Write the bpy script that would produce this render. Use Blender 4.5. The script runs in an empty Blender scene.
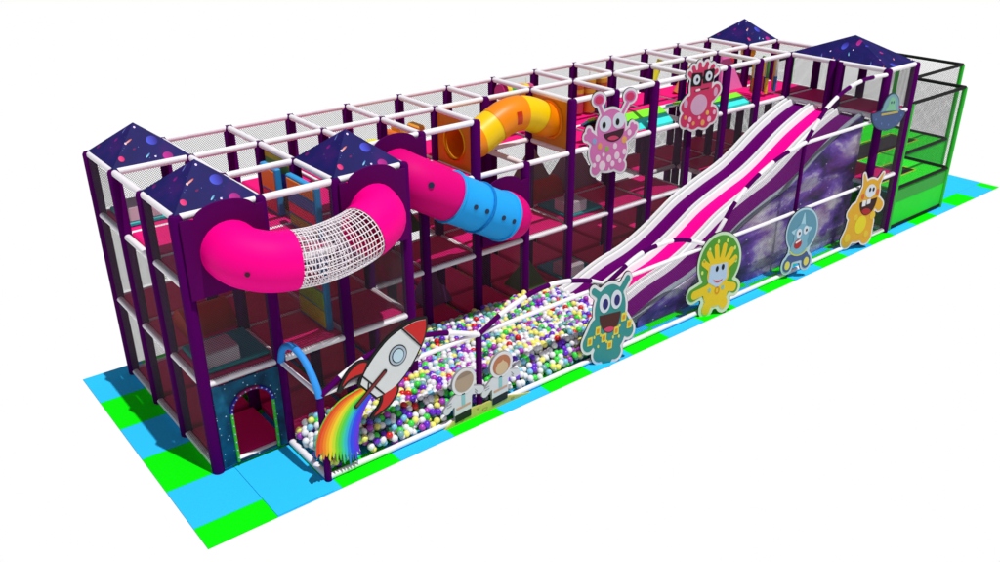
import bpy, math, random
import numpy as np
from mathutils import Vector, Matrix
from mathutils.geometry import tessellate_polygon
random.seed(7)
S = bpy.context.scene
COL = S.collection
PI = math.pi
# ------------------------------------------------------------------ grid of the play frame (one bay = 1 unit long)
DY = 1.047
L1, L2, T = 1.288, 2.592, 3.44
PR = 0.08          # post pad radius
RR = 0.045         # rail radius
def Y(k): return k * DY

# ------------------------------------------------------------------ materials
def s2l(c):
    c = c / 255.0
    return c / 12.92 if c <= 0.04045 else ((c + 0.055) / 1.055) ** 2.4
def rgb(h): return tuple(s2l(v) for v in h) + (1.0,)
class NT:
    """small helper to wire shader nodes"""
    def __init__(s, name):
        s.m = bpy.data.materials.new(name); s.m.use_nodes = True
        s.t = s.m.node_tree; s.t.nodes.clear()
        s.out = s.t.nodes.new('ShaderNodeOutputMaterial')
        s.b = s.t.nodes.new('ShaderNodeBsdfPrincipled')
        s.t.links.new(s.b.outputs[0], s.out.inputs[0])
    def n(s, typ, ins=None, **kw):
        nd = s.t.nodes.new(typ)
        for k, v in kw.items(): setattr(nd, k, v)
        for k, v in (ins or {}).items():
            if isinstance(v, bpy.types.NodeSocket): s.t.links.new(v, nd.inputs[k])
            else: nd.inputs[k].default_value = v
        return nd
    def math(s, op, a, b=0.0, c=0.0):
        return s.n('ShaderNodeMath', {0: a, 1: b, 2: c}, operation=op).outputs[0]
    def mix(s, f, a, b):
        nd = s.t.nodes.new('ShaderNodeMix'); nd.data_type = 'RGBA'
        for i, v in ((0, f), (6, a), (7, b)):
            if isinstance(v, bpy.types.NodeSocket): s.t.links.new(v, nd.inputs[i])
            else: nd.inputs[i].default_value = v
        return nd.outputs[2]
    def ramp(s, f, stops, interp='LINEAR'):
        nd = s.t.nodes.new('ShaderNodeValToRGB'); s.t.links.new(f, nd.inputs[0])
        e = nd.color_ramp.elements; nd.color_ramp.interpolation = interp
        while len(e) < len(stops): e.new(0.5)
        for el, (p, c) in zip(e, stops): el.position = p; el.color = c
        return nd.outputs[0]
    def base(s, c):
        if isinstance(c, bpy.types.NodeSocket): s.t.links.new(c, s.b.inputs['Base Color'])
        else: s.b.inputs['Base Color'].default_value = c
    def obj(s): return s.n('ShaderNodeTexCoord').outputs['Object']
MATS = {}
def mat(name, h, rough=0.5, var=0.06, scale=6.0, spec=0.3, bump=0.0):
    """plain coloured plastic, vinyl or foam with a little unevenness"""
    if name in MATS: return MATS[name]
    k = NT(name); c = rgb(h)
    nz = k.n('ShaderNodeTexNoise', {'Vector': k.obj(), 'Scale': scale, 'Detail': 3.0})
    f = nz.outputs[0]
    k.base(k.mix(f, tuple(v * (1 - var) for v in c[:3]) + (1,), tuple(min(1, v * (1 + var)) for v in c[:3]) + (1,)))
    k.b.inputs['Roughness'].default_value = rough
    k.b.inputs['Specular IOR Level'].default_value = spec
    if bump:
        n2 = k.n('ShaderNodeTexNoise', {'Vector': k.obj(), 'Scale': scale * 12, 'Detail': 2.0})
        bp = k.n('ShaderNodeBump', {'Height': n2.outputs[0], 'Strength': bump, 'Distance': 0.01})
        k.t.links.new(bp.outputs[0], k.b.inputs['Normal'])
    MATS[name] = k.m
    return k.m
M_PURPLE = mat('purple_vinyl', (78, 0, 88), 0.75, spec=0.03)
M_PLATE = mat('purple_plate', (86, 0, 86), 0.7, spec=0.05)
M_WHITE = mat('white_pipe', (244, 240, 244), 0.45)
M_NET = mat('grey_net', (66, 62, 66), 0.8)
M_PINKPAD = mat('pink_deck_vinyl', (238, 24, 122), 0.6, spec=0.08)
M_HOT = mat('hot_pink_plastic', (255, 0, 140), 0.55, var=0.02, spec=0.06)
M_MAG = mat('magenta_plastic', (226, 4, 124), 0.55, var=0.02, spec=0.06)
M_SKY = mat('sky_blue_plastic', (38, 168, 246), 0.5, var=0.03, spec=0.1)
M_YEL = mat('yellow_plastic', (250, 205, 0), 0.4, var=0.03)
M_ORG = mat('orange_plastic', (246, 138, 0), 0.4, var=0.03)
M_ORGP = mat('orange_panel_board', (216, 134, 6), 0.55)
M_ROPE = mat('white_rope', (240, 234, 238), 0.7)
M_DARK = mat('dark_edge', (34, 30, 36), 0.6)
M_BLACK = mat('black_paint', (12, 12, 12), 0.6)
M_BLACKF = mat('black_foam', (10, 10, 11), 0.7)
M_PLUMBOLT = mat('plum_bolt', (60, 12, 40), 0.6)  # plain dark plum colour of the bolt on the pink elbow

# space print on the roof sheets: navy with planets, comets and stars (flat print, mapped from above)
def print_space(name, dense=1.0, cloud=False):
    k = NT(name); co = k.obj()
    sep = k.n('ShaderNodeSeparateXYZ', {0: co}); X, Yc = sep.outputs[0], sep.outputs[1]
    if dense > 1: X = k.math('FRACT', k.math('MULTIPLY_ADD', X, 1.0, 0.35)); Yc = k.math('FRACT', k.math('MULTIPLY_ADD', Yc, 0.96, 0.2))   # the sheet is printed in repeats
    nz = k.n('ShaderNodeTexNoise', {'Vector': co, 'Scale': 2.2 * dense, 'Detail': 4.0})
    col = k.ramp(nz.outputs[0], [(0.3, rgb((20, 17, 82))), (0.55, rgb((27, 22, 98))), (0.75, rgb((58, 20, 104)))])
    def blob(cx, cy, rx, ry, ang, c0, c1, col):
        ca, sa = math.cos(ang), math.sin(ang)
        dx = k.math('SUBTRACT', X, cx); dy = k.math('SUBTRACT', Yc, cy)
        rx *= 0.85; ry *= 0.85
        u = k.math('ADD', k.math('MULTIPLY', dx, ca / rx), k.math('MULTIPLY', dy, sa / rx))
        v = k.math('ADD', k.math('MULTIPLY', dx, -sa / ry), k.math('MULTIPLY', dy, ca / ry))
        d = k.math('SQRT', k.math('ADD', k.math('MULTIPLY', u, u), k.math('MULTIPLY', v, v)))
        inside = k.math('MULTIPLY_ADD', d, -12.0, 12.5)
        inside = k.math('MINIMUM', k.math('MAXIMUM', inside, 0.0), 1.0)
        grad = k.math('MINIMUM', k.math('MAXIMUM', k.math('MULTIPLY_ADD', u, 0.5, 0.5), 0.0), 1.0)
        return k.mix(inside, col, k.mix(grad, rgb(c0), rgb(c1)))
    for b in [(0.625, 0.262, 0.085, 0.068, 0, (78, 92, 226), (46, 24, 128)),
              (0.154, 0.10, 0.042, 0.04, 0, (250, 70, 130), (206, 30, 110)),
              (0.727, 0.035, 0.075, 0.06, 0, (200, 40, 150), (150, 30, 120)),
              (0.34, 0.30, 0.062, 0.011, 0.42, (255, 190, 190), (200, 80, 40)),
              (0.29, 0.278, 0.016, 0.016, 0, (255, 225, 225), (255, 190, 180)),
              (0.26, 0.56, 0.03, 0.03, 0, (150, 10, 130), (100, 10, 110)),
              (0.10, 0.86, 0.03, 0.04, 0, (120, 20, 110), (80, 20, 100)),
              (0.362, 0.193, 0.025, 0.012, 0.3, (120, 20, 90), (110, 16, 80)),
              (0.49, 0.085, 0.05, 0.010, 0.6, (150, 235, 255), (50, 90, 170)),
              (0.39, 0.57, 0.055, 0.010, 0.5, (120, 150, 220), (40, 40, 120)),
              (0.489, 0.46, 0.016, 0.016, 0, (255, 235, 255), (220, 190, 255)),
              (0.575, 0.055, 0.015, 0.013, 0, (255, 245, 255), (220, 200, 255)),
              (0.80, 0.62, 0.04, 0.04, 0, (230, 50, 140), (120, 20, 120)),
              (0.70, 0.86, 0.04, 0.035, 0, (70, 80, 220), (50, 20, 120)),
              (0.86, 0.40, 0.05, 0.012, 0.7, (255, 180, 200), (170, 40, 110))]:
        col = blob(*b, col)
    vor = k.n('ShaderNodeTexVoronoi', {'Vector': co, 'Scale': 13.0 * dense})
    st = k.math('LESS_THAN', vor.outputs['Distance'], 0.05)
    col = k.mix(st, col, k.mix(vor.outputs['Color'], rgb((150, 120, 230)), rgb((120, 190, 250))))
    k.base(col); k.b.inputs['Roughness'].default_value = 0.6; k.b.inputs['Specular IOR Level'].default_value = 0.15
    return k.m
M_SPACE = print_space('space_print')
M_SPACE_BIG = print_space('space_print_wide', 2.0)

def galaxy():
    k = NT('galaxy_print'); co = k.n('ShaderNodeMapping', {'Vector': k.obj(), 'Scale': (0.5, 1.0, 1.0)}).outputs[0]; raw = k.obj()
    w = k.n('ShaderNodeTexNoise', {'Vector': co, 'Scale': 1.5, 'Detail': 6.0, 'Roughness': 0.58, 'Distortion': 0.35}).outputs[0]
    col = k.ramp(w, [(0.38, rgb((34, 28, 74))), (0.46, rgb((92, 52, 160))), (0.52, rgb((138, 98, 206))), (0.58, rgb((206, 192, 230))), (0.66, rgb((250, 244, 250)))])
    w2 = k.n('ShaderNodeTexNoise', {'Vector': co, 'Scale': 1.7, 'Detail': 5.0, 'Roughness': 0.6}).outputs[0]
    col = k.mix(k.ramp(w2, [(0.48, (0, 0, 0, 1)), (0.7, (0.75, 0.75, 0.75, 1))]), col, rgb((128, 58, 146)))
    sp = k.n('ShaderNodeSeparateXYZ', {0: raw})
    fade = k.math('MINIMUM', k.math('MAXIMUM', k.math('MULTIPLY_ADD', sp.outputs[0], 0.35, -3.7), 0.0), 0.75)   # print turns to deep space at its far end
    col = k.mix(fade, col, rgb((64, 58, 96)))
    v = k.n('ShaderNodeTexVoronoi', {'Vector': co, 'Scale': 11.0})
    col = k.mix(k.math('LESS_THAN', v.outputs['Distance'], 0.10), col, rgb((232, 226, 250)))
    k.base(col); k.b.inputs['Roughness'].default_value = 0.5; k.b.inputs['Specular IOR Level'].default_value = 0.2
    return k.m
M_GALAXY = galaxy()
def starry():
    k = NT('starry_teal_print'); co = k.obj()
    w = k.n('ShaderNodeTexNoise', {'Vector': co, 'Scale': 4.0, 'Detail': 6.0}).outputs[0]
    col = k.ramp(w, [(0.35, rgb((2, 44, 74))), (0.6, rgb((8, 84, 118))), (0.8, rgb((30, 120, 150)))])
    v = k.n('ShaderNodeTexVoronoi', {'Vector': co, 'Scale': 15.0})
    col = k.mix(k.math('LESS_THAN', v.outputs['Distance'], 0.13), col, rgb((190, 226, 240)))
    k.base(col); k.b.inputs['Roughness'].default_value = 0.5; k.b.inputs['Specular IOR Level'].default_value = 0.2
    return k.m
M_STARRY = starry()
def checker():
    k = NT('floor_mat_tiles'); co = k.obj(); sp = k.n('ShaderNodeSeparateXYZ', {0: co})
    t = 0.865
    fx = k.math('FLOOR', k.math('DIVIDE', k.math('ADD', sp.outputs[0], 0.675), t))
    fy = k.math('FLOOR', k.math('DIVIDE', sp.outputs[1], t))
    par = k.math('FLOORED_MODULO', k.math('ADD', fx, fy), 2.0)
    g = k.math('LESS_THAN', par, 0.5)
    plain = k.math('MULTIPLY', k.math('GREATER_THAN', sp.outputs[0], 15.75), k.math('GREATER_THAN', sp.outputs[1], -0.865))   # all-blue corner tiles at the right end
    g = k.math('MULTIPLY', g, k.math('SUBTRACT', 1.0, plain))
    # columns counted from the left edge, rows from the front of the frame
    nz = k.n('ShaderNodeTexNoise', {'Vector': co, 'Scale': 30.0, 'Detail': 2.0})
    green = k.mix(nz.outputs[0], rgb((0, 236, 0)), rgb((4, 246, 2))); blue = k.mix(nz.outputs[0], rgb((40, 192, 252)), rgb((46, 198, 255)))
    col = k.mix(g, blue, green)
    gx = k.math('ABSOLUTE', k.math('SUBTRACT', k.math('FRACT', k.math('DIVIDE', k.math('ADD', sp.outputs[0], 0.675), t)), 0.5))
    gy = k.math('ABSOLUTE', k.math('SUBTRACT', k.math('FRACT', k.math('DIVIDE', sp.outputs[1], t)), 0.5))
    seam = k.math('GREATER_THAN', k.math('MAXIMUM', gx, gy), 0.4965)
    col = k.mix(k.math('MULTIPLY', seam, 0.45), col, rgb((14, 80, 110)))
    k.base(col); k.b.inputs['Roughness'].default_value = 0.8; k.b.inputs['Specular IOR Level'].default_value = 0.1
    bp = k.n('ShaderNodeBump', {'Height': nz.outputs[0], 'Strength': 0.15, 'Distance': 0.01}); k.t.links.new(bp.outputs[0], k.b.inputs['Normal'])
    return k.m
M_FLOOR = checker()
def striped(name, cols, axis, period, off=0.0):
    """printed colour bands along one axis of the object"""
    k = NT(name); sp = k.n('ShaderNodeSeparateXYZ', {0: k.obj()})
    f = k.math('FRACT', k.math('DIVIDE', k.math('ADD', sp.outputs[axis], off), period))
    n = len(cols)
    k.base(k.ramp(f, [(i / n, rgb(c)) for i, c in enumerate(cols)], 'CONSTANT'))
    k.b.inputs['Roughness'].default_value = 0.55; k.b.inputs['Specular IOR Level'].default_value = 0.2
    return k.m
# ------------------------------------------------------------------ mesh builder
class MB:
    def __init__(s): s.v = []; s.f = []; s.sm = []; s.mi = []
    def add(s, vs, fs, smooth=False, mi=0):
        o = len(s.v); s.v.extend(tuple(map(float, q)) for q in vs)
        for f in fs: s.f.append(tuple(i + o for i in f)); s.sm.append(smooth); s.mi.append(mi)
        return s
    def box(s, a, b, mi=0):
        x0, y0, z0 = a; x1, y1, z1 = b
        v = [(x0, y0, z0), (x1, y0, z0), (x1, y1, z0), (x0, y1, z0), (x0, y0, z1), (x1, y0, z1), (x1, y1, z1), (x0, y1, z1)]
        return s.add(v, [(0, 3, 2, 1), (4, 5, 6, 7), (0, 1, 5, 4), (1, 2, 6, 5), (2, 3, 7, 6), (3, 0, 4, 7)], mi=mi)
    def bbox(s, a, b, r, mi=0):
        """box with chamfered edges (8 corners cut)"""
        x0, y0, z0 = a; x1, y1, z1 = b
        vs = []; idx = {}
        for i, x in enumerate((x0, x1)):
            for j, y in enumerate((y0, y1)):
                for l, z in enumerate((z0, z1)):
                    sx, sy, sz = (1 - 2 * i), (1 - 2 * j), (1 - 2 * l)
                    for ax, q in enumerate(((x, y + sy * r, z + sz * r), (x + sx * r, y, z + sz * r), (x + sx * r, y + sy * r, z))):
                        idx[i, j, l, ax] = len(vs); vs.append(q)
        F = []
        for ax in range(3):
            o = [q for q in range(3) if q != ax]
            for sd in (0, 1):
                loop = []
                for p, q in ((0, 0), (1, 0), (1, 1), (0, 1)):
                    c = [0, 0, 0]; c[ax] = sd; c[o[0]] = p; c[o[1]] = q; loop.append(idx[c[0], c[1], c[2], ax])
                F.append(loop)
        for ax in range(3):
            o = [q for q in range(3) if q != ax]
            for p in (0, 1):
                for q in (0, 1):
                    l = []
                    for sd in (0, 1):
                        c = [0, 0, 0]; c[ax] = sd; c[o[0]] = p; c[o[1]] = q; l.append(tuple(c))
                    F.append((idx[(*l[0], o[0])], idx[(*l[1], o[0])], idx[(*l[1], o[1])], idx[(*l[0], o[1])]))
        for i in (0, 1):
            for j in (0, 1):
                for l in (0, 1): F.append((idx[i, j, l, 0], idx[i, j, l, 1], idx[i, j, l, 2]))
        return s.add(vs, F, mi=mi)
    def sweep(s, pts, r, n=12, cap=True, smooth=True, mi=0, r_y=None):
        """round tube along a polyline; r may be a list"""
        P = [Vector(p) for p in pts]; m = len(P)
        R = r if isinstance(r, (list, tuple)) else [r] * m
        fr = frames(P); vs = []
        for i in range(m):
            a, b = fr[i]
            for k in range(n):
                t = 2 * PI * k / n; vs.append(P[i] + (a * math.cos(t) + b * math.sin(t)) * R[i])
        fs = [(i * n + k, i * n + (k + 1) % n, (i + 1) * n + (k + 1) % n, (i + 1) * n + k) for i in range(m - 1) for k in range(n)]
        s.add(vs, fs, smooth, mi)
        if cap:
            s.add(vs[:n], [tuple(reversed(range(n)))], False, mi); s.add(vs[-n:], [tuple(range(n))], False, mi)
        return s
    def tube(s, a, b, r, n=12, mi=0): return s.sweep([a, b], r, n, mi=mi)
    def sphere(s, c, r, nu=12, nv=8, mi=0, sc=(1, 1, 1)):
        vs = [(c[0], c[1], c[2] + r * sc[2])]
        for j in range(1, nv):
            p = PI * j / nv
            for i in range(nu):
                t = 2 * PI * i / nu
                vs.append((c[0] + r * sc[0] * math.sin(p) * math.cos(t), c[1] + r * sc[1] * math.sin(p) * math.sin(t), c[2] + r * sc[2] * math.cos(p)))
        vs.append((c[0], c[1], c[2] - r * sc[2])); e = len(vs) - 1; fs = []
        for i in range(nu):
            fs.append((0, 1 + i, 1 + (i + 1) % nu)); b = 1 + (nv - 2) * nu; fs.append((b + (i + 1) % nu, b + i, e))
        for j in range(nv - 2):
            for i in range(nu):
                a = 1 + j * nu; fs.append((a + i, a + nu + i, a + nu + (i + 1) % nu, a + (i + 1) % nu))
        return s.add(vs, fs, True, mi)
    def prism(s, poly, to3, depth, holes=(), mi=0):
        """extrude a 2-D outline (with holes); to3(u, v, d) places it"""
        loops = [list(poly)] + [list(h) for h in holes]
        tris = tessellate_polygon([[Vector((p[0], p[1], 0)) for p in l] for l in loops])
        flat = [p for l in loops for p in l]; n = len(flat)
        front = [to3(p[0], p[1], 0) for p in flat]; back = [to3(p[0], p[1], depth) for p in flat]
        s.add(front + back, [tuple(t) for t in tris] + [tuple(i + n for i in reversed(t)) for t in tris], False, mi)
        o = 0
        for l in loops:
            m = len(l); q = l
            s.add([to3(p[0], p[1], 0) for p in q] + [to3(p[0], p[1], depth) for p in q], [(i, (i + 1) % m, m + (i + 1) % m, m + i) for i in range(m)], False, mi)
        return s
def frames(P):
    m = len(P); T_ = []
    for i in range(m):
        t = (P[min(i + 1, m - 1)] - P[max(i - 1, 0)]); T_.append(t.normalized())
    up = Vector((0, 0, 1)) if abs(T_[0].z) < 0.9 else Vector((1, 0, 0))
    a = T_[0].cross(up).normalized(); out = []
    for i in range(m):
        a = (a - T_[i] * a.dot(T_[i])).normalized(); out.append((a, T_[i].cross(a)))
    return out
def spline(pts, per=8):
    """Catmull-Rom through the points"""
    P = [Vector(p) for p in pts]; P = [2 * P[0] - P[1]] + P + [2 * P[-1] - P[-2]]; out = []
    for i in range(1, len(P) - 2):
        p0, p1, p2, p3 = P[i - 1:i + 3]
        for k in range(per):
            t = k / per
            out.append(0.5 * (2 * p1 + (p2 - p0) * t + (2 * p0 - 5 * p1 + 4 * p2 - p3) * t * t + (3 * p1 - p0 - 3 * p2 + p3) * t ** 3))
    out.append(P[-2].copy()); return out
# ------------------------------------------------------------------ objects
def mesh(name, mb, mats, org=(0, 0, 0)):
    me = bpy.data.meshes.new(name)
    me.from_pydata([(v[0] - org[0], v[1] - org[1], v[2] - org[2]) for v in mb.v], [], mb.f)
    for m in (mats if isinstance(mats, (list, tuple)) else [mats]): me.materials.append(m)
    me.polygons.foreach_set('use_smooth', mb.sm); me.polygons.foreach_set('material_index', mb.mi); me.update()
    return me
def thing(name, label, cat, loc=(0, 0, 0), group=None):
    o = bpy.data.objects.new(name, None); COL.objects.link(o); o.location = loc; o.empty_display_size = 0.2
    tag(o, label, cat, group); o['org'] = tuple(float(q) for q in loc); return o
def tag(o, label, cat, group=None):
    o['label'] = label; o['category'] = cat; o['kind'] = 'thing'
    if group: o['group'] = group
def origin(o):
    while o.parent: o = o.parent
    return tuple(o.location)
def part(name, mb, m, parent, label=None):
    """a part (or sub-part): one mesh object, vertices given in world space"""
    o = bpy.data.objects.new(name, mesh(name, mb, m, origin(parent))); COL.objects.link(o); o.parent = parent
    if label: o['label'] = label
    return o
def solo(name, mb, m, label, cat, loc=(0, 0, 0), group=None):
    """a thing that is one mesh"""
    o = bpy.data.objects.new(name, mesh(name, mb, m, loc)); COL.objects.link(o); o.location = loc
    tag(o, label, cat, group); return o
def inst(name, me, parent, loc, rot=None):
    """another copy of a part that shares its mesh (mesh local to loc)"""
    o = bpy.data.objects.new(name, me); COL.objects.link(o); o.parent = parent
    g = origin(parent); o.location = (loc[0] - g[0], loc[1] - g[1], loc[2] - g[2])
    if rot: o.rotation_euler = rot
    return o
# ------------------------------------------------------------------ floor
fl = MB(); fl.box((-0.675, -1.285, -0.012), (18.66, 3.43, 0.0))
o = bpy.data.objects.new('floor', mesh('floor', fl, M_FLOOR)); COL.objects.link(o); o['kind'] = 'structure'
mb = MB(); mb.bbox((0.19, -1.275, 0.002), (0.95, -0.06, 0.012), 0.003)
solo('entrance_mat', mb, mat('blue_mat', (43, 195, 254), 0.8, 0.02, spec=0.1), 'flat sky blue foam mat lying in front of the starry arched doorway', 'mat', (0.57, -0.66, 0.002))

# ------------------------------------------------------------------ play frame
FR = thing('play_frame', 'long purple and white soft play frame with netted sides and pink decks', 'play frame', (7, 1.5, 0))
def post_mesh(h):
    mb = MB(); mb.sweep([(0, 0, 0), (0, 0, h - 0.03), (0, 0, h)], [PR, PR, PR * 0.8], 14); return mesh('post', mb, M_PURPLE)
PM = {}
def post(x, y, h=T + 0.03):
    if h not in PM: PM[h] = post_mesh(h)
    inst('post', PM[h], FR, (x, y, 0))
for x in range(0, 15):
    for k in range(0, 4):
        if k == 0 and not (x <= 3 or x in (13, 14)): continue
        if (x, k) == (6, 1): post(x, Y(k), L2 + 0.02); continue
        if (x, k) == (13, 0): post(x, Y(k) - 0.09); post(x, Y(k) + 0.09); continue
        post(x, Y(k))
for x in (13, 14): post(x, Y(-1))
RM = {}
def rail(name, a, b, m=M_WHITE, r=RR):
    a = Vector(a); b = Vector(b); L = round((b - a).length, 3); d = (b - a)
    key = (L, r, m.name)
    if key not in RM:
        mb = MB(); mb.tube((0, 0, 0), (L, 0, 0), r, 12); RM[key] = mesh(name, mb, m)
    o = inst(name, RM[key], FR, a)
    o.rotation_euler = d.to_track_quat('X', 'Z').to_euler()
def xrail(name, x, k, z): rail(name, (x + 0.05, Y(k), z), (x + 0.95, Y(k), z))
def yrail(name, x, k, z): rail(name, (x, Y(k) + 0.05, z), (x, Y(k + 1) - 0.05, z))
def bay(x, k):      # is there a bay (x..x+1, k..k+1)?
    if 1 <= k <= 2: return 0 <= x <= 13
    if k == 0: return 0 <= x <= 2 or x == 13
    if k == -1: return x == 13
    return False
OPEN_TOP = {(5, 1), (6, 1)}        # low bays under the arched tube
for x in range(0, 14):
    for k in range(-1, 4):
        if bay(x, k) or bay(x, k - 1):
            front_low = (k == 1 and x in (5, 6))
            if not front_low: xrail('roof_rail', x, k, T)
            for z in (L1, L2): xrail('deck_rail', x, k, z - 0.02)
            if bay(x, k) != bay(x, k - 1): xrail('base_rail', x, k, 0.05)
for x in range(0, 15):
    for k in range(-1, 3):
        if bay(x, k) or bay(x - 1, k):
            if not (x == 6 and k == 1): yrail('roof_cross_rail', x, k, T)
            for z in (L1, L2): yrail('deck_cross_rail', x, k, z - 0.02)
            if bay(x, k) != bay(x - 1, k): yrail('base_rail', x, k, 0.05)
# deck pads
def pad_mesh():
    mb = MB(); mb.bbox((0.055, 0.055, -0.09), (0.945, DY - 0.055, 0.03), 0.02); return mesh('deck_pad', mb, M_PINKPAD)
PAD = pad_mesh()
NO_DECK2 = {(5, 1), (6, 1), (9, 1), (10, 1), (11, 1)}
NO_DECK1 = {(4, 2), (10, 1), (9, 2)}
for x in range(0, 14):
    for k in range(-1, 3):
        if not bay(x, k): continue
        if (x, k) not in NO_DECK2: inst('deck_pad', PAD, FR, (x, Y(k), L2))
        if (x, k) not in NO_DECK1 and True: inst('deck_pad', PAD, FR, (x, Y(k), L1))
        if not (x == 13 and k < 1): inst('floor_pad', PAD, FR, (x, Y(k), 0.06))
# nets
def net_segments(poly, s=0.036):
    """diagonal net wires clipped to a 2-D polygon"""
    segs = []
    us = [p[0] for p in poly]; vs = [p[1] for p in poly]
    for sg in (1, -1):
        vals = [p[1] - sg * p[0] for p in poly]
        c = math.ceil(min(vals) / s) * s
        while c < max(vals):
            xs = []
            for i in range(len(poly)):
                (x0, y0), (x1, y1) = poly[i], poly[(i + 1) % len(poly)]
                a = y0 - sg * x0 - c; b = y1 - sg * x1 - c
                if (a < 0) != (b < 0):
                    t = a / (a - b); xs.append(x0 + t * (x1 - x0))
            xs.sort()
            for i in range(0, len(xs) - 1, 2):
                if xs[i + 1] - xs[i] > 0.01: segs.append(((xs[i], c + sg * xs[i]), (xs[i + 1], c + sg * xs[i + 1])))
            c += s
    return segs
def net_mb(poly, to3, nrm, w=0.0046, s=0.036):
    mb = MB(); nrm = Vector(nrm)
    for a, b in net_segments(poly, s):
        A = Vector(to3(*a)); B = Vector(to3(*b)); d = (B - A).normalized(); q = d.cross(nrm) * w * 0.5
        mb.add([A - q, A + q, B + q, B - q], [(0, 1, 2, 3)])      # flat webbing tape
    return mb
NETM = {}
def net(axis, w, z0, z1, loc, s=0.036, tw=0.0046):
    """net panel: axis 'x' spans along x, 'y' spans along y; mesh shared between equal panels"""
    key = (axis, round(w, 3), round(z1 - z0, 3), s)
    if key not in NETM:
        poly = [(0, 0), (w, 0), (w, z1 - z0), (0, z1 - z0)]
        if axis == 'x': mb = net_mb(poly, lambda u, v: (u, 0, v), (0, -1, 0), tw, s)
        else: mb = net_mb(poly, lambda u, v: (0, u, v), (-1, 0, 0), tw, s)
        NETM[key] = mesh('safety_net', mb, M_NET)
    inst('safety_net', NETM[key], FR, loc)
G = 0.036
LV = ((0.08, L1 - 0.06), (L1 + 0.03, L2 - 0.06), (L2 + 0.03, T - 0.04))
for x in range(0, 14):                                   # back wall
    for i, (a, b) in enumerate(LV):
        if i == 0 and x > 2: continue
        net('x', 1, a, b, (x, Y(3) + PR, a))
for k in range(0, 3):                                     # left end
    for i, (a, b) in enumerate(LV):
        if (k, i) == (1, 2): continue
        net('y', DY, a, b, (-G, Y(k), a))
for k in range(-1, 3):                                    # right end
    for a, b in LV[1:]: net('y', DY, a, b, (14 + G, Y(k), a))
for x in range(0, 3):                                     # front of the tall left block
    for i, (a, b) in enumerate(LV):
        if (i == 0 and x == 0) or (i == 2 and x != 1): continue
        net('x', 1, a, b, (x, -G, a), 0.034, 0.0050)
for a, b in LV[1:]: net('y', DY, a, b, (3 + G, 0, a))
for x in range(3, 13):                                    # front behind ball pit and slide
    for i, (a, b) in enumerate(LV):
        if i == 2: continue
        if i == 1 and x == 5: continue
        net('x', 1, a, b, (x, Y(1) - G, a), *((0.040, 0.0046) if x < 8 else (0.034, 0.0052)))
net('x', 1, LV[2][0], LV[2][1], (13, Y(-1) - G, LV[2][0]))
net('x', 1, LV[1][0], LV[1][1], (13, Y(-1) - G, LV[1][0]))
net('x', 1, LV[0][0], LV[0][1], (13, Y(-1) - G, LV[0][0]))

# ------------------------------------------------------------------ roofs
def canopy(x0, x1, y0, y1, label, m, z=T + 0.035, h=0.42):
    t = thing('canopy_roof', label, 'canopy roof', (x0, y0, z), 'space print canopy roofs')
    cx, cy = (x0 + x1) / 2, (y0 + y1) / 2
    e = 0.01
    b = [(x0 - e, y0 - e, z), (x1 + e, y0 - e, z), (x1 + e, y1 + e, z), (x0 - e, y1 + e, z)]
    mb = MB(); mb.add(b + [(cx, cy, z + h)] + [(p[0], p[1], z - 0.012) for p in b] + [(cx, cy, z + h - 0.012)],
                      [(0, 1, 4), (1, 2, 4), (2, 3, 4), (3, 0, 4), (6, 5, 9), (7, 6, 9), (8, 7, 9), (5, 8, 9), (0, 5, 6, 1), (1, 6, 7, 2), (2, 7, 8, 3), (3, 8, 5, 0)])
    o = part('printed_sheet', mb, m, t)
    return o
canopy(0, 1, Y(2), Y(3), 'navy space print pyramid roof at the far rear left corner of the frame', M_SPACE)
canopy(0, 1, 0, Y(1), 'navy space print pyramid roof above the starry doorway corner', M_SPACE)
canopy(2, 3, 0, Y(1), 'navy space print pyramid roof between the net tunnel and the blue tube', M_SPACE)
canopy(13, 14, Y(2), Y(3), 'small navy space print pyramid roof behind the hanging coloured noodles', M_SPACE)
o = canopy(13, 14, Y(-1), Y(1), 'wide navy space print pyramid roof over the top of the wave slide', M_SPACE_BIG)

# ------------------------------------------------------------------ tunnels
def ring_sections(path, cuts):
    """split a path into pieces at fractions"""
    n = len(path) - 1; out = []
    for a, b in zip(cuts[:-1], cuts[1:]):
        i, j = round(a * n), round(b * n); out.append(path[i:j + 1])
    return out
def shell(mb, path, r, n=28, th=0.018):
    """open plastic tube with wall thickness"""
    mb.sweep(path, r, n, cap=False); mb.sweep(path, r - th, n, cap=False)
    for P in (path[0], path[-1]):
        pass
    return mb
def arch_plate(x0, x1, z0, z1, cx, cz, r, y, th=0.03, arch=True):
    """mounting plate with a round hole; scalloped arched top"""
    pts = [(x0, z0), (x1, z0), (x1, z1 - 0.10)]
    if arch:
        pts += [(x1 - 0.10, z1 - 0.10)]
        for i in range(0, 19):
            a = PI * i / 18; pts.append((cx + (x1 - x0) * 0.36 * math.cos(a), z1 - 0.12 + 0.15 * math.sin(a)))
        pts += [(x0 + 0.10, z1 - 0.10), (x0, z1 - 0.10)]
    else: pts += [(x1, z1), (x0, z1)]; pts.pop(2)
    hole = [(cx + r * math.cos(2 * PI * i / 32), cz + r * math.sin(2 * PI * i / 32)) for i in range(32)]
    mb = MB(); mb.prism(pts, lambda u, v, d: (u, y - d, v), th, [hole]); return mb
def bolt(mb, p, nrm, r=0.035):
    P = Vector(p); N = Vector(nrm).normalized(); mb.sweep([P - N * 0.02, P + N * 0.012], r, 12); return mb
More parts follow.
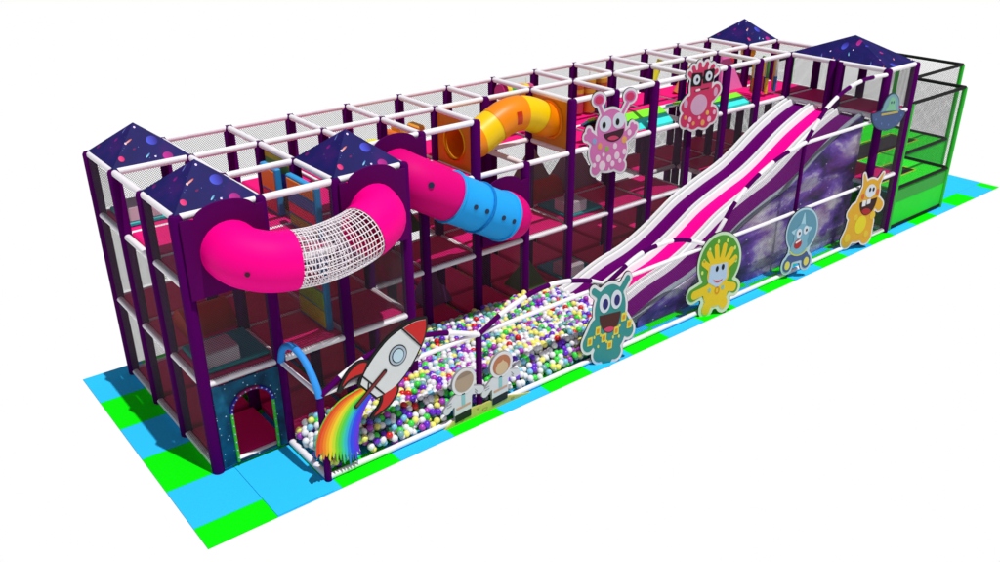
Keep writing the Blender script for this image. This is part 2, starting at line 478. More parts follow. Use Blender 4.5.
# pink crawl tunnel with the white rope middle
tA = thing('crawl_tunnel', 'hot pink crawl tunnel with a white rope net middle on the upper front', 'tunnel', (1.5, -0.4, L2))
RA = 0.36
pathA = spline([(0.53, 0.03, 2.97), (0.53, -0.10, 2.96), (0.58, -0.33, 2.92), (0.80, -0.50, 2.86), (1.08, -0.54, 2.82), (1.42, -0.56, 2.80), (1.76, -0.55, 2.83), (2.05, -0.50, 2.88), (2.36, -0.36, 2.94), (2.46, -0.12, 2.97), (2.47, 0.03, 2.98)], 8)
eA = pathA[:33]; nA = pathA[32:57]; eB = pathA[56:]
for q, nm in ((eA, 0), (eB, 1)):
    mb = MB(); shell(mb, q, RA); part('elbow', mb, M_HOT, tA)
mb = MB(); i_ = 20; tn_ = (pathA[i_ + 1] - pathA[i_ - 1]).normalized(); w_ = Vector((-0.3, -1, -0.12)); w_ = (w_ - tn_ * w_.dot(tn_)).normalized(); bolt(mb, pathA[i_] + w_ * RA, w_, 0.03); part('bolt', mb, M_PLUMBOLT, tA)
frs = frames(pathA); mb = MB(); NL = 30
for k in range(NL):
    a = 2 * PI * k / NL
    mb.sweep([pathA[i] + (frs[i][0] * math.cos(a) + frs[i][1] * math.sin(a)) * (RA - 0.015) for i in range(31, 58)], 0.0066, 6, cap=False)
fine = spline([tuple(p) for p in nA], 2)
ff = frames([Vector(p) for p in fine]); fl_len = len(fine)
for j in range(0, 22):
    i = round(j * (fl_len - 1) / 21)
    c = fine[i]; tan = (fine[min(i + 1, fl_len - 1)] - fine[max(i - 1, 0)]).normalized()
    a = tan.cross(Vector((0, 0, 1))).normalized(); b = tan.cross(a)
    mb.sweep([c + (a * math.cos(2 * PI * k / 32) + b * math.sin(2 * PI * k / 32)) * (RA - 0.015) for k in range(33)], 0.0066, 6, cap=False)
part('rope_net', mb, M_ROPE, tA)
part('mounting_plate', arch_plate(0.0, 1.0, L2 - 0.14, T + 0.09, 0.53, 2.97, RA - 0.02, -0.09), M_PLATE, tA)
part('mounting_plate', arch_plate(2.0, 2.97, L2 - 0.14, T + 0.09, 2.48, 2.98, RA - 0.02, -0.09), M_PLATE, tA)
# pink and blue enclosed tube slide
tB = thing('tube_slide', 'enclosed pink and sky blue tube slide dropping along the front of the frame', 'tube slide', (4.4, 0.6, 2.4))
RB = 0.37
pathB = spline([(3.50, 1.0, 2.98), (3.50, 0.85, 2.97), (3.56, 0.66, 2.93), (3.78, 0.55, 2.80), (4.1, 0.52, 2.61), (4.5, 0.52, 2.385), (4.9, 0.53, 2.16), (5.25, 0.60, 1.98), (5.43, 0.78, 1.92), (5.47, 1.0, 1.91)], 8)
segs = [pathB[:33], pathB[32:43], pathB[42:53], pathB[52:]]
mb = MB(); shell(mb, segs[0], RB); part('elbow', mb, M_MAG, tB)
for sgm in segs[1:3]:
    mb = MB(); shell(mb, sgm, RB + 0.004); s_ = part('tube_section', mb, M_SKY, tB)
    for e in (sgm[0], sgm[-1]):
        i = pathB.index(e); tn = (pathB[i + 1] - pathB[i - 1]).normalized()
        mb = MB(); mb.sweep([e - tn * 0.02, e - tn * 0.018, e + tn * 0.018, e + tn * 0.02], [RB, RB + 0.03, RB + 0.03, RB], 28, cap=False); part('collar', mb, M_SKY, s_)
mb = MB(); shell(mb, segs[3], RB - 0.01); part('elbow', mb, M_MAG, tB)
fB = frames(pathB)
def on_tube(i, ang, r):
    tn = (pathB[i + 1] - pathB[i - 1]).normalized(); a = Vector((0, -1, 0)); a = (a - tn * a.dot(tn)).normalized(); b = tn.cross(a)
    if b.z < 0: b = -b
    d = a * math.cos(ang) + b * math.sin(ang); return pathB[i] + d * r, d
for i, ang in ((21, 0.15), (36, 0.02), (40, 0.02), (46, 0.02), (50, 0.02)):
    p, d = on_tube(i, ang, RB); mb = MB(); bolt(mb, p, d, 0.038 if i > 30 else 0.045); part('bolt', mb, mat('dark_bolt', (28, 40, 70), 0.4), tB)
part('mounting_plate', arch_plate(3.02, 3.97, L2 - 0.2, T + 0.09, 3.50, 2.98, RB - 0.02, Y(1) - 0.09), M_PLATE, tB)
part('mounting_plate', arch_plate(5.03, 5.97, L1 + 0.12, L2 - 0.12, 5.47, 1.91, RB - 0.03, Y(1) - 0.09), M_PLATE, tB)
# orange and yellow arched tube
tC = thing('arched_tube', 'yellow and orange arched crawl tube between two square orange boards', 'tunnel', (6, 1.57, L2))
RC = 0.285
yc = 1.57
pathC = spline([(5.0, yc, 3.02), (5.18, yc, 2.98), (5.42, yc, 2.98), (5.72, yc, 3.12), (6.05, yc, 3.24), (6.35, yc, 3.25), (6.62, yc, 3.17), (6.84, yc, 3.06), (7.0, yc, 3.04)], 8)
cutsC = [0, 16, 25, 39, 51, 64]
for i in range(5):
    mb = MB(); shell(mb, pathC[cutsC[i]:cutsC[i + 1] + 1], RC + (0.006 if i % 2 == 0 else 0)); so = part('tube_section', mb, (M_ORG, M_YEL)[i % 2], tC)
    if i == 2:
        q = MB()
        for j in range(7):
            pass
        c0 = pathC[33]; w = []
        for s0 in (-1, 1):
            for j in range(9):
                a = -0.30 + 0.09 * j
                w.append((c0.x + s0 * 0.055, c0.y - math.cos(a) * (RC + 0.010), c0.z + math.sin(a) * (RC + 0.010)))
        q.add(w, [(j, j + 1, 9 + j + 1, 9 + j) for j in range(8)]); part('window', q, mat('tube_window_red', (196, 44, 10), 0.3), so)
def square_board(x, cy, cz, r):
    pts = [(Y(1) + 0.06, L2 - 0.07), (Y(2) - 0.06, L2 - 0.07), (Y(2) - 0.06, T - 0.03), (Y(1) + 0.06, T - 0.03)]
    hole = [(cy + r * math.cos(2 * PI * i / 32), cz + r * math.sin(2 * PI * i / 32)) for i in range(32)]
    mb = MB(); mb.prism(pts, lambda u, v, d: (x + d, u, v), 0.03, [hole]); return mb
b1 = part('mounting_board', square_board(4.985, yc, 3.02, RC - 0.02), M_ORGP, tC)
b2 = part('mounting_board', square_board(6.985, yc, 3.04, RC - 0.02), M_ORGP, tC)
mb = MB(); mb.sweep([(4.982, yc + 0.27 * math.cos(a), 3.02 + 0.27 * math.sin(a)) for a in [2 * PI * i / 32 for i in range(33)]], 0.014, 8, cap=False); part('hole_ring', mb, M_YEL, b1)
mb = MB(); mb.sweep([(6.975, yc + 0.31 * math.cos(a), 3.04 + 0.31 * math.sin(a)) for a in [2 * PI * i / 32 for i in range(33)]], 0.03, 8, cap=False); part('hole_ring', mb, M_ORG, b2)

# ------------------------------------------------------------------ wave slide
SL = thing('wave_slide', 'three lane wave slide in purple, pink and white with a galaxy side', 'slide', (10, 0.1, 0))
prof = [(13.02, 2.60), (12.64, 2.50), (12.03, 2.26), (11.57, 2.02), (11.24, 1.83), (10.8, 1.63), (10.24, 1.46), (9.59, 1.23), (9.17, 1.01), (8.77, 0.80), (8.26, 0.60), (7.67, 0.47), (7.3, 0.35), (6.94, 0.22), (6.6, 0.16)]
prof = [(p.x, p.z) for p in spline([(x, 0, z) for x, z in prof], 5)]
Y0, Y1s = -0.72, 0.98
def yy(t): return Y1s + (Y0 - Y1s) * t
def strip(mb, ya, yb, dza, dzb):
    vs = []; 
    for x, z in prof: vs += [(x, ya, z + dza), (x, yb, z + dzb)]
    n = len(prof); mb.add(vs, [(2 * i, 2 * i + 1, 2 * i + 3, 2 * i + 2) for i in range(n - 1)], True); return mb
def ribbon(profile, m, name, label=None):
    """profile: list of (t across, height)"""
    mb = MB()
    for (a, h0), (b, h1) in zip(profile[:-1], profile[1:]): strip(mb, yy(a), yy(b), h0, h1)
    # closed ends
    for e in (0, -1):
        x, z = prof[e]; mb.add([(x, yy(a), z + h) for a, h in profile] + [(x, yy(a), z - 0.12) for a, h in reversed(profile)], [tuple(range(2 * len(profile)))])
    return part(name, mb, m, SL, label)
bed = -0.10
M_LP = mat('slide_purple', (100, 0, 104), 0.6, 0.03, spec=0.03); M_LK = mat('slide_pink', (250, 4, 152), 0.6, 0.03, spec=0.03)
M_SW = mat('slide_white', (244, 244, 246), 0.45, 0.03, spec=0.2)
M_SG = mat('slide_groove_grey', (176, 180, 178), 0.5, spec=0.2)
for a, b, m, lb in ((0.108, 0.285, M_LP, 'purple lane farthest from the fence'), (0.42, 0.595, M_LK, 'hot pink middle lane'), (0.72, 0.925, M_LP, 'purple lane beside the galaxy side')):
    ribbon([(a, bed), (b, bed)], m, 'lane', lb)
def divider(a, b):
    w = b - a
    o = ribbon([(a, bed), (a + 0.22 * w, -0.01), (a + 0.34 * w, 0.0), (a + 0.42 * w, 0.0), (a + 0.45 * w, -0.035), (a + 0.60 * w, -0.035), (a + 0.63 * w, 0.0), (a + 0.70 * w, 0.0), (a + 0.8 * w, -0.01), (b, bed)], M_SW, 'divider')
    g = MB(); strip(g, yy(a + 0.455 * w), yy(a + 0.595 * w), -0.032, -0.032); part('groove', g, M_SG, o)
divider(0.285, 0.42); divider(0.595, 0.72)
o = ribbon([(0.0, -0.12), (0.0, 0.0), (0.025, 0.0), (0.03, -0.03), (0.058, -0.03), (0.063, 0.0), (0.085, -0.01), (0.108, bed)], M_SW, 'rim')
g = MB(); strip(g, yy(0.031), yy(0.057), -0.027, -0.027); part('groove', g, M_SG, o)
ribbon([(0.925, bed), (0.95, -0.01), (0.96, 0.0), (0.99, 0.0), (1.0, -0.02), (1.0, -0.10)], mat('slide_rim_grey', (150, 160, 172), 0.4), 'rim', 'grey rim along the galaxy side')
def skirt(y, th, m, name, x_lo, drop):
    pts = [(x, z - drop) for x, z in prof if x >= x_lo]
    poly = [(pts[0][0], 0.01)] + pts + [(pts[-1][0], 0.01)]
    mb = MB(); mb.prism(poly, lambda u, v, d: (u, y + d, v), th); return part(name, mb, m, SL)
skirt(Y0 - 0.02, 0.02, M_GALAXY, 'side_panel', 6.9, 0.05)
skirt(Y1s - 0.03, 0.03, M_SW, 'side_panel', 6.62, 0.06)
mb = MB(); mb.box((6.58, Y0, 0.0), (6.62, Y1s, 0.05)); part('foot_board', mb, M_SW, SL)

# ------------------------------------------------------------------ low fence round ball pit and slide
FE = thing('pit_fence', 'low white rail fence with purple posts and striped arches round the ball pit', 'fence', (7, Y(-1), 0))
yf = Y(-1)
FX = [1.0, 3.4, 5.8, 8.2, 10.6]
for i, x in enumerate(FX):
    mb = MB(); mb.sweep([(x, yf, 0), (x, yf, 1.27 if x < 10 else 2.58)], 0.045 if x < 10 else 0.035, 12); part('post', mb, M_PURPLE, FE)
def fr(name, a, b, r=0.032, m=M_WHITE): mb = MB(); mb.tube(a, b, r, 12); part(name, mb, m, FE)
xs = FX + [13.0]
for a, b in zip(xs[:-1], xs[1:]):
    fr('rail', (a + 0.02, yf, 1.25), (b - 0.04, yf, 1.25)); fr('base_rail', (a + 0.03, yf, 0.045), (b - 0.03, yf, 0.045), 0.04)
fr('rail', (10.62, yf, 2.53), (12.96, yf, 2.53))
fr('base_rail', (1.0, yf + 0.04, 0.045), (1.0, -0.06, 0.045), 0.045); fr('rail', (1.0, yf + 0.03, 1.25), (1.0, -0.06, 1.25), 0.03)
arcs = [[(1.0, 1.24), (1.34, 1.42), (1.76, 1.56), (2.17, 1.59), (2.78, 1.48), (3.4, 1.25)],
        [(3.4, 1.25), (3.83, 1.45), (4.41, 1.59), (4.88, 1.58), (5.4, 1.45), (5.8, 1.26)],
        [(5.8, 1.26), (6.41, 1.53), (6.87, 1.60), (7.46, 1.55), (8.2, 1.26)],
        [(8.2, 1.27), (8.42, 1.48), (8.7, 1.80), (9.02, 2.06), (9.47, 2.28), (9.96, 2.44), (10.6, 2.55)],
        [(10.6, 2.55), (10.84, 2.82), (11.15, 3.09), (11.65, 3.31), (12.24, 3.40), (12.98, 3.38)]]
splA = []
for n_i, a in enumerate(arcs):
    sp = spline([(x, yf - 0.012, z) for x, z in a], 12); splA.append(sp); m = len(sp) - 1; ns = 8 if n_i > 2 else 6
    core = MB(); core.sweep(sp, 0.02, 10); p = part('arch_pipe', core, M_WHITE, FE)
    for j in range(ns):
        i0, i1 = round(j * m / ns), round((j + 1) * m / ns)
        sv = MB(); sv.sweep(sp[i0:i1 + 1], 0.036, 14); part('foam_sleeve', sv, M_PURPLE if j % 2 == 0 else M_WHITE, p)
mb = MB(); mb.sweep(spline([(0.99, -0.06, 1.28), (0.99, -0.16, 1.49), (0.99, -0.36, 1.63), (0.99, -0.58, 1.66), (0.99, -0.82, 1.56), (0.99, -1.0, 1.36), (0.99, -1.06, 1.22)], 8), 0.045, 14)
part('blue_arch', mb, mat('blue_foam', (48, 150, 236), 0.6), FE)
mb = MB(); mb.bbox((1.05, yf + 0.045, 0.006), (6.55, yf + 0.06, 0.09), 0.004)
# net below the tall striped arches and over the slide side
pol = [(8.24, 0.09), (12.93, 0.09)] + [(p.x, p.z - 0.04) for p in reversed(splA[4])] + [(p.x, p.z - 0.04) for p in reversed(splA[3])]
part('safety_net', net_mb(pol, lambda u, v: (u, yf + 0.02, v), (0, -1, 0), 0.0032, 0.04), M_NET, FE)
pol = [(5.84, 0.09), (8.16, 0.09), (8.16, 1.2), (5.84, 1.2)]
part('safety_net', net_mb(pol, lambda u, v: (u, yf + 0.02, v), (0, -1, 0), 0.0028, 0.04), M_NET, FE)

# ------------------------------------------------------------------ entrance board
EN = thing('entrance_board', 'dark teal starry board with a lit arched doorway under the corner roof', 'entrance', (0.52, -0.05, 0))
def arch_pts(hw, zs, rise, cx=0.535, z0=0.075, n=20):
    return [(cx - hw, z0), (cx - hw, zs)] + [(cx - hw * math.cos(PI * i / n), zs + rise * math.sin(PI * i / n)) for i in range(1, n)] + [(cx + hw, zs), (cx + hw, z0)]
hole = arch_pts(0.27, 0.80, 0.25)
outer = [(0.06, 0.05), (0.94, 0.05), (0.94, L1 - 0.06), (0.06, L1 - 0.06)]
mb = MB(); mb.prism(outer, lambda u, v, d: (u, -0.07 + d, v), 0.03, [hole]); part('printed_board', mb, M_STARRY, EN)
rim = arch_pts(0.28, 0.80, 0.26, n=24)
for p, q in ((rim[0], rim[1]), (rim[-2], rim[-1])): jl = MB(); jl.tube((p[0], -0.075, p[1]), (q[0], -0.075, q[1]), 0.02, 10); jb = part('door_trim', jl, mat('lime_trim', (58, 200, 28), 0.5), EN)
am = MB(); am.sweep([(u, -0.075, v) for u, v in rim[1:-1]], 0.024, 10); ap = part('arch_trim', am, mat('blue_trim', (34, 24, 150), 0.5), EN)
ml = MB(); ml.sweep([(u, -0.078, v) for u, v in rim[8:17]], 0.026, 10); part('pink_trim', ml, mat('plum_trim', (140, 20, 90), 0.5), ap)
for i in range(1, 25, 2): mb = MB(); mb.sphere((rim[i][0], -0.098, rim[i][1]), 0.011, 8, 6); part('bulb', mb, mat('pale_bulb', (200, 214, 250), 0.3), ap)
for i in range(6):
    for s_ in (0, -1):
        mb = MB(); mb.sphere((rim[s_][0], -0.094, 0.14 + 0.12 * i), 0.009, 8, 6); part('bulb', mb, mat('pale_bulb', (200, 214, 250), 0.3), jb)

# ------------------------------------------------------------------ cut-out signs: outlines from unions of soft shapes
def sd_ell(cx, cy, rx, ry, rot=0.0):
    ca, sa = math.cos(rot), math.sin(rot)
    def f(U, V):
        u = (U - cx) * ca + (V - cy) * sa; v = -(U - cx) * sa + (V - cy) * ca
        k0 = np.sqrt((u / rx) ** 2 + (v / ry) ** 2); k1 = np.sqrt((u / rx ** 2) ** 2 + (v / ry ** 2) ** 2) + 1e-9
        return k0 * (k0 - 1) / k1
    return f
def sd_cap(x0, y0, x1, y1, r0, r1=None):
    r1 = r0 if r1 is None else r1
    def f(U, V):
        dx, dy = x1 - x0, y1 - y0; t = np.clip(((U - x0) * dx + (V - y0) * dy) / (dx * dx + dy * dy + 1e-12), 0, 1)
        return np.hypot(U - x0 - t * dx, V - y0 - t * dy) - (r0 + (r1 - r0) * t)
    return f
def sd_poly(pts, r=0.0):
    def f(U, V):
        d = np.full(U.shape, 1e9); ins = np.zeros(U.shape, bool); n = len(pts)
        for i in range(n):
            (x0, y0), (x1, y1) = pts[i], pts[(i + 1) % n]
            d = np.minimum(d, sd_cap(x0, y0, x1, y1, 0.0)(U, V))
            c = ((y0 > V) != (y1 > V)) & (U < (x1 - x0) * (V - y0) / (y1 - y0 + 1e-12) + x0); ins ^= c
        return np.where(ins, -d, d) - r
    return f
def union(fs, k=0.02):
    def f(U, V):
        d = fs[0](U, V)
        for g in fs[1:]:
            e = g(U, V); h = np.clip(0.5 + 0.5 * (e - d) / k, 0, 1); d = e * (1 - h) + d * h - k * h * (1 - h)
        return d
    return f
def cut(f, g): return lambda U, V: np.maximum(f(U, V), -g(U, V))
def both(f, g): return lambda U, V: np.maximum(f(U, V), g(U, V))
def contour(f, bounds, level, step=0.012):
    x0, z0, x1, z1 = bounds; xs = np.arange(x0, x1 + step, step); zs = np.arange(z0, z1 + step, step)
    U, V = np.meshgrid(xs, zs, indexing='ij'); D = f(U, V) - level
    D = np.where(np.abs(D) < 1e-7, 1e-7, D)
    nx, nz = D.shape; link = {}
    def ipt(i, j, k, l):
        a, b = D[i, j], D[k, l]; t = a / (a - b); return (xs[i] + (xs[k] - xs[i]) * t, zs[j] + (zs[l] - zs[j]) * t)
    pts = {}
    I, J = np.nonzero((np.minimum.reduce([D[:-1, :-1], D[1:, :-1], D[:-1, 1:], D[1:, 1:]]) < 0) & (np.maximum.reduce([D[:-1, :-1], D[1:, :-1], D[:-1, 1:], D[1:, 1:]]) > 0))
    for i, j in zip(I.tolist(), J.tolist()):
        c = [(i, j), (i + 1, j), (i + 1, j + 1), (i, j + 1)]
        es = []
        for q in range(4):
            a, b = c[q], c[(q + 1) % 4]
            if (D[a] < 0) != (D[b] < 0):
                key = (a, b) if a < b else (b, a)
                if key not in pts: pts[key] = ipt(*key[0], *key[1])
                es.append((key, D[a] < 0))
        if len(es) == 2:
            (k0, in0), (k1, _) = es
            link.setdefault(k0 if in0 else k1, []).append(k1 if in0 else k0)
        elif len(es) == 4:
            for q in range(4):
                if es[q][1]: link.setdefault(es[q][0], []).append(es[(q + 1) % 4][0])
    loops = []
    while link:
        s = next(iter(link)); loop = []; k = s
        while k in link:
            loop.append(pts[k]); nx_ = link[k].pop()
            if not link[k]: del link[k]
            k = nx_
            if k == s: break
        if len(loop) > 5: loops.append(loop)
    return loops
def area(l): return 0.5 * sum(l[i][0] * l[(i + 1) % len(l)][1] - l[(i + 1) % len(l)][0] * l[i][1] for i in range(len(l)))
class Sign:
    """flat cut-out board facing the front (-y); layers stand a few mm proud of each other"""
    def __init__(s, name, label, loc, bounds, group=None, cat='sign', sx=1.0, sz=1.0, turn=0.0):
        s.t = thing(name, label, cat, loc, group); s.loc = loc; s.b = bounds; s.z = 0; s.sx = sx; s.sz = sz
        s.t.rotation_euler.z = math.radians(turn)
    def layer(s, name, f, m, level=0.0, parent=None, lift=None, depth=None, label=None):
        lv = s.z if lift is None else lift; s.z = max(s.z, lv) + 0.0035
        dp = 0.004 if depth is None else depth
        loops = contour(f, s.b, level, min(0.012, (s.b[2] - s.b[0]) / 90)); mb = MB()
        sg = [area(l) for l in loops]
        if not loops: return None
        main = max(sg, key=abs); sgn = 1 if main > 0 else -1
        outs = [l for l, a in zip(loops, sg) if a * sgn > 0]; ins = [l for l, a in zip(loops, sg) if a * sgn <= 0]
        X, YY, Z = s.loc
        for o in outs:
            big = [h for h in ins if inside(h[0], o)]
            mb.prism(o, lambda u, v, d: (X + u * s.sx, YY - lv + d, Z + v * s.sz), dp, big)
        return part(name, mb, m, parent or s.t, label)
def inside(p, poly):
    c = False; n = len(poly)
    for i in range(n):
        (x0, y0), (x1, y1) = poly[i], poly[(i + 1) % n]
        if (y0 > p[1]) != (y1 > p[1]) and p[0] < (x1 - x0) * (p[1] - y0) / (y1 - y0) + x0: c = not c
    return c
def E_(*a): return sd_ell(*a)
M_SW2 = mat('sign_white', (226, 226, 228), 0.5)
def board(S_, f, border=0.045, bm=None):
    S_.layer('backing', f, M_DARK, border + 0.007, lift=0.0, depth=0.022)
    S_.layer('border', f, bm or M_SW2, border, lift=0.004)
def dots(S_, name, lst, m, parent):
    for (x, z, r) in lst: S_.layer(name, E_(x, z, r, r * 1.15), m, parent=parent, lift=0.0175)
GRP = 'alien cut-out signs'
YS = yf - 0.065; YR = yf - 0.165
# teal monster
s = Sign('monster_sign', 'teal one-mouthed alien cut-out with yellow squares at the end of the ball pit', (5.76, YR, 0.01), (-0.85, -0.15, 0.85, 1.6), GRP, sx=0.69, sz=1.04, turn=-22)
body = union([E_(0.0, 0.88, 0.36, 0.40), E_(-0.02, 0.48, 0.40, 0.34), sd_cap(-0.32, 0.62, -0.48, 0.36, 0.13), sd_cap(0.32, 0.66, 0.46, 0.50, 0.12), E_(-0.20, 0.16, 0.15, 0.13), E_(-0.02, 0.08, 0.13, 0.12), E_(0.17, 0.17, 0.14, 0.13),
              sd_cap(-0.26, 1.12, -0.40, 1.20, 0.055), sd_cap(0.22, 1.15, 0.37, 1.34, 0.055)], 0.03)
board(s, body, 0.05)
b = s.layer('body', body, mat('teal_print', (44, 140, 138), 0.5), lift=0.008)
m_ = s.layer('mouth', both(E_(0.0, 0.82, 0.25, 0.32), sd_poly([(-0.4, 0.79), (0.4, 0.84), (0.4, 0.2), (-0.4, 0.2)])), mat('dark_brown_print', (72, 26, 22), 0.5), parent=b, lift=0.0115)
s.layer('tongue', both(E_(0.0, 0.82, 0.235, 0.305), E_(0.0, 0.47, 0.2, 0.13)), mat('tongue_pink', (208, 62, 104), 0.5), parent=m_, lift=0.015)
for x, z in ((-0.14, 0.99), (0.13, 1.03)):
    e = s.layer('eye', E_(x, z, 0.125, 0.15), mat('eye_white', (214, 222, 232), 0.4), parent=b, lift=0.0145); s.layer('pupil', E_(x + 0.015, z - 0.01, 0.065, 0.085), mat('navy_pupil', (26, 26, 108), 0.3), parent=e, lift=0.018)
for x, z in ((-0.45, 0.40), (-0.27, 0.56), (-0.12, 0.43), (0.03, 0.30), (0.17, 0.52), (0.33, 0.73), (0.47, 0.60)):
    q = s.layer('square', sd_poly([(x - 0.06, z - 0.075), (x + 0.055, z - 0.06), (x + 0.06, z + 0.075), (x - 0.055, z + 0.06)]), mat('square_yellow', (226, 212, 60), 0.5), parent=b, lift=0.013)
    s.layer('square_centre', sd_poly([(x - 0.03, z - 0.04), (x + 0.028, z - 0.03), (x + 0.03, z + 0.04), (x - 0.028, z + 0.03)]), mat('square_orange', (214, 146, 40), 0.5), parent=q, lift=0.0165)
for x, z in ((-0.35, 0.46), (-0.20, 0.48), (-0.05, 0.36), (0.10, 0.42), (0.24, 0.60), (-0.25, 0.30), (0.24, 0.42)): s.layer('dot', E_(x, z, 0.022, 0.028), mat('square_yellow', (226, 212, 60), 0.5), parent=b, lift=0.013)
# green and yellow star child
s = Sign('alien_sign', 'yellow spiky-haired alien in a round green helmet, cut-out below the slide arch', (8.29, YR, 0.0), (-0.85, -0.1, 0.85, 1.6), GRP, sx=0.76, sz=1.06, turn=-22)
ring = E_(0.02, 0.92, 0.48, 0.46)
sil = union([ring, sd_cap(-0.3, 0.5, -0.56, 0.40, 0.11), sd_cap(0.3, 0.52, 0.45, 0.45, 0.11), E_(0, 0.42, 0.34, 0.26), sd_cap(-0.12, 0.3, -0.2, 0.13, 0.13), sd_cap(0.15, 0.3, 0.22, 0.20, 0.13)], 0.03)
board(s, sil, 0.05, mat('pale_green_border', (198, 226, 190), 0.5))
hz = s.layer('helmet', union([ring, sd_cap(-0.3, 0.5, -0.56, 0.40, 0.11), sd_cap(0.3, 0.52, 0.45, 0.45, 0.10), E_(0, 0.44, 0.34, 0.24)], 0.03), mat('leaf_green_print', (74, 150, 36), 0.5), lift=0.008)
yb = union([E_(0.02, 0.72, 0.27, 0.24), E_(0, 0.40, 0.30, 0.24), sd_cap(-0.2, 0.48, -0.52, 0.40, 0.075), sd_cap(0.2, 0.5, 0.42, 0.46, 0.08), sd_cap(-0.12, 0.3, -0.2, 0.12, 0.10), sd_cap(0.15, 0.3, 0.22, 0.20, 0.10)]
           + [sd_cap(0.02 + 0.2 * math.cos(a), 0.78 + 0.16 * math.sin(a), 0.02 + 0.40 * math.cos(a), 0.84 + 0.36 * math.sin(a), 0.055) for a in (0.35, 0.85, 1.35, 1.85, 2.35, 2.85)], 0.025)
b = s.layer('body', yb, mat('egg_yellow_print', (226, 196, 20), 0.5), lift=0.0115)
fc = s.layer('face', union([sd_poly([(-0.17, 0.86), (0.19, 0.88), (0.21, 0.66), (0.02, 0.52), (-0.19, 0.62)], 0.03)]), mat('pale_blue_print', (176, 202, 226), 0.5), parent=b, lift=0.015)
for x, z in ((-0.03, 0.82), (0.11, 0.84)): s.layer('eye', E_(x, z, 0.035, 0.05), M_BLACK, parent=fc, lift=0.0185)
s.layer('mouth', cut(E_(0.02, 0.68, 0.13, 0.10), E_(0.02, 0.71, 0.16, 0.10)), mat('red_smile', (206, 60, 50), 0.5), parent=fc, lift=0.0185)
for x, z in ((-0.36, 0.98), (-0.25, 1.16), (-0.06, 1.28), (0.16, 1.28), (0.36, 1.14), (0.42, 0.92), (-0.38, 0.78)): s.layer('dot', E_(x, z, 0.028, 0.035), mat('lime_dot', (196, 226, 110), 0.5), parent=hz, lift=0.0115)
for x, z in ((-0.16, 0.46), (0.16, 0.48)): s.layer('dot', E_(x, z, 0.035, 0.04), mat('sky_dot', (120, 190, 190), 0.5), parent=b, lift=0.015)
s.layer('badge', cut(E_(0.03, 0.44, 0.06, 0.07), E_(0.03, 0.44, 0.035, 0.045)), mat('badge_orange', (206, 140, 20), 0.5), parent=b, lift=0.015)
# blue alien in a bubble helmet on rollers
s = Sign('alien_sign', 'pale blue alien in a bubble helmet with yellow rollers, cut-out at the galaxy side', (10.62, YR, 0.02), (-0.75, -0.1, 0.75, 1.6), GRP, sx=0.71, turn=-22)
dome = E_(0.03, 0.92, 0.42, 0.40); sil = union([dome, E_(0.02, 0.55, 0.28, 0.22), E_(-0.27, 0.26, 0.14, 0.15), E_(0.28, 0.30, 0.14, 0.15), E_(0, 0.42, 0.3, 0.1)], 0.03)
board(s, sil, 0.04, mat('ice_border', (176, 208, 220), 0.5))
dm = s.layer('helmet', dome, mat('steel_blue_print', (92, 146, 168), 0.5), lift=0.008)
for pts in ([(0.03, 1.26), (0.10, 1.0), (0.30, 0.96), (0.15, 0.80), (-0.1, 0.80), (-0.27, 0.92), (-0.04, 1.0)],): s.layer('shine', sd_poly(pts, 0.01), mat('ice_shine', (160, 206, 220), 0.4), parent=dm, lift=0.0115)
b = s.layer('body', union([E_(0.02, 0.82, 0.21, 0.24), E_(0.0, 0.62, 0.24, 0.16)], 0.04), mat('pale_blue_body', (118, 172, 194), 0.5), lift=0.015)
for x, z, r in ((-0.06, 0.88, 0.075), (0.13, 0.93, 0.07)):
    e = s.layer('eye', E_(x, z, r, r * 1.2), mat('eye_white', (214, 222, 232), 0.4), parent=b, lift=0.0185); s.layer('pupil', E_(x + 0.015, z, 0.025, 0.03), M_BLACK, parent=e, lift=0.022)
m_ = s.layer('mouth', E_(-0.05, 0.67, 0.11, 0.09, 0.3), mat('mouth_red', (170, 28, 34), 0.5), parent=b, lift=0.0185); s.layer('teeth', sd_cap(-0.11, 0.70, 0.0, 0.74, 0.018), M_SW2, parent=m_, lift=0.022)
s.layer('collar', both(E_(0.0, 0.60, 0.27, 0.17), sd_poly([(-0.4, 0.54), (0.4, 0.58), (0.4, 0.40), (-0.4, 0.36)])), mat('collar_yellow', (200, 206, 90), 0.5), lift=0.012)
s.layer('base', union([sd_cap(-0.2, 0.38, 0.2, 0.42, 0.075), sd_cap(-0.22, 0.36, -0.27, 0.26, 0.1), sd_cap(0.22, 0.4, 0.28, 0.30, 0.1)], 0.03), mat('slate_blue_print', (66, 84, 136), 0.5), lift=0.008)
for x, z in ((-0.27, 0.26), (0.28, 0.30)):
    w = s.layer('roller', E_(x, z, 0.125, 0.135), mat('roller_blue', (58, 92, 140), 0.5), lift=0.0115); s.layer('roller_centre', E_(x, z, 0.075, 0.085), mat('roller_yellow', (214, 206, 92), 0.5), parent=w, lift=0.015)
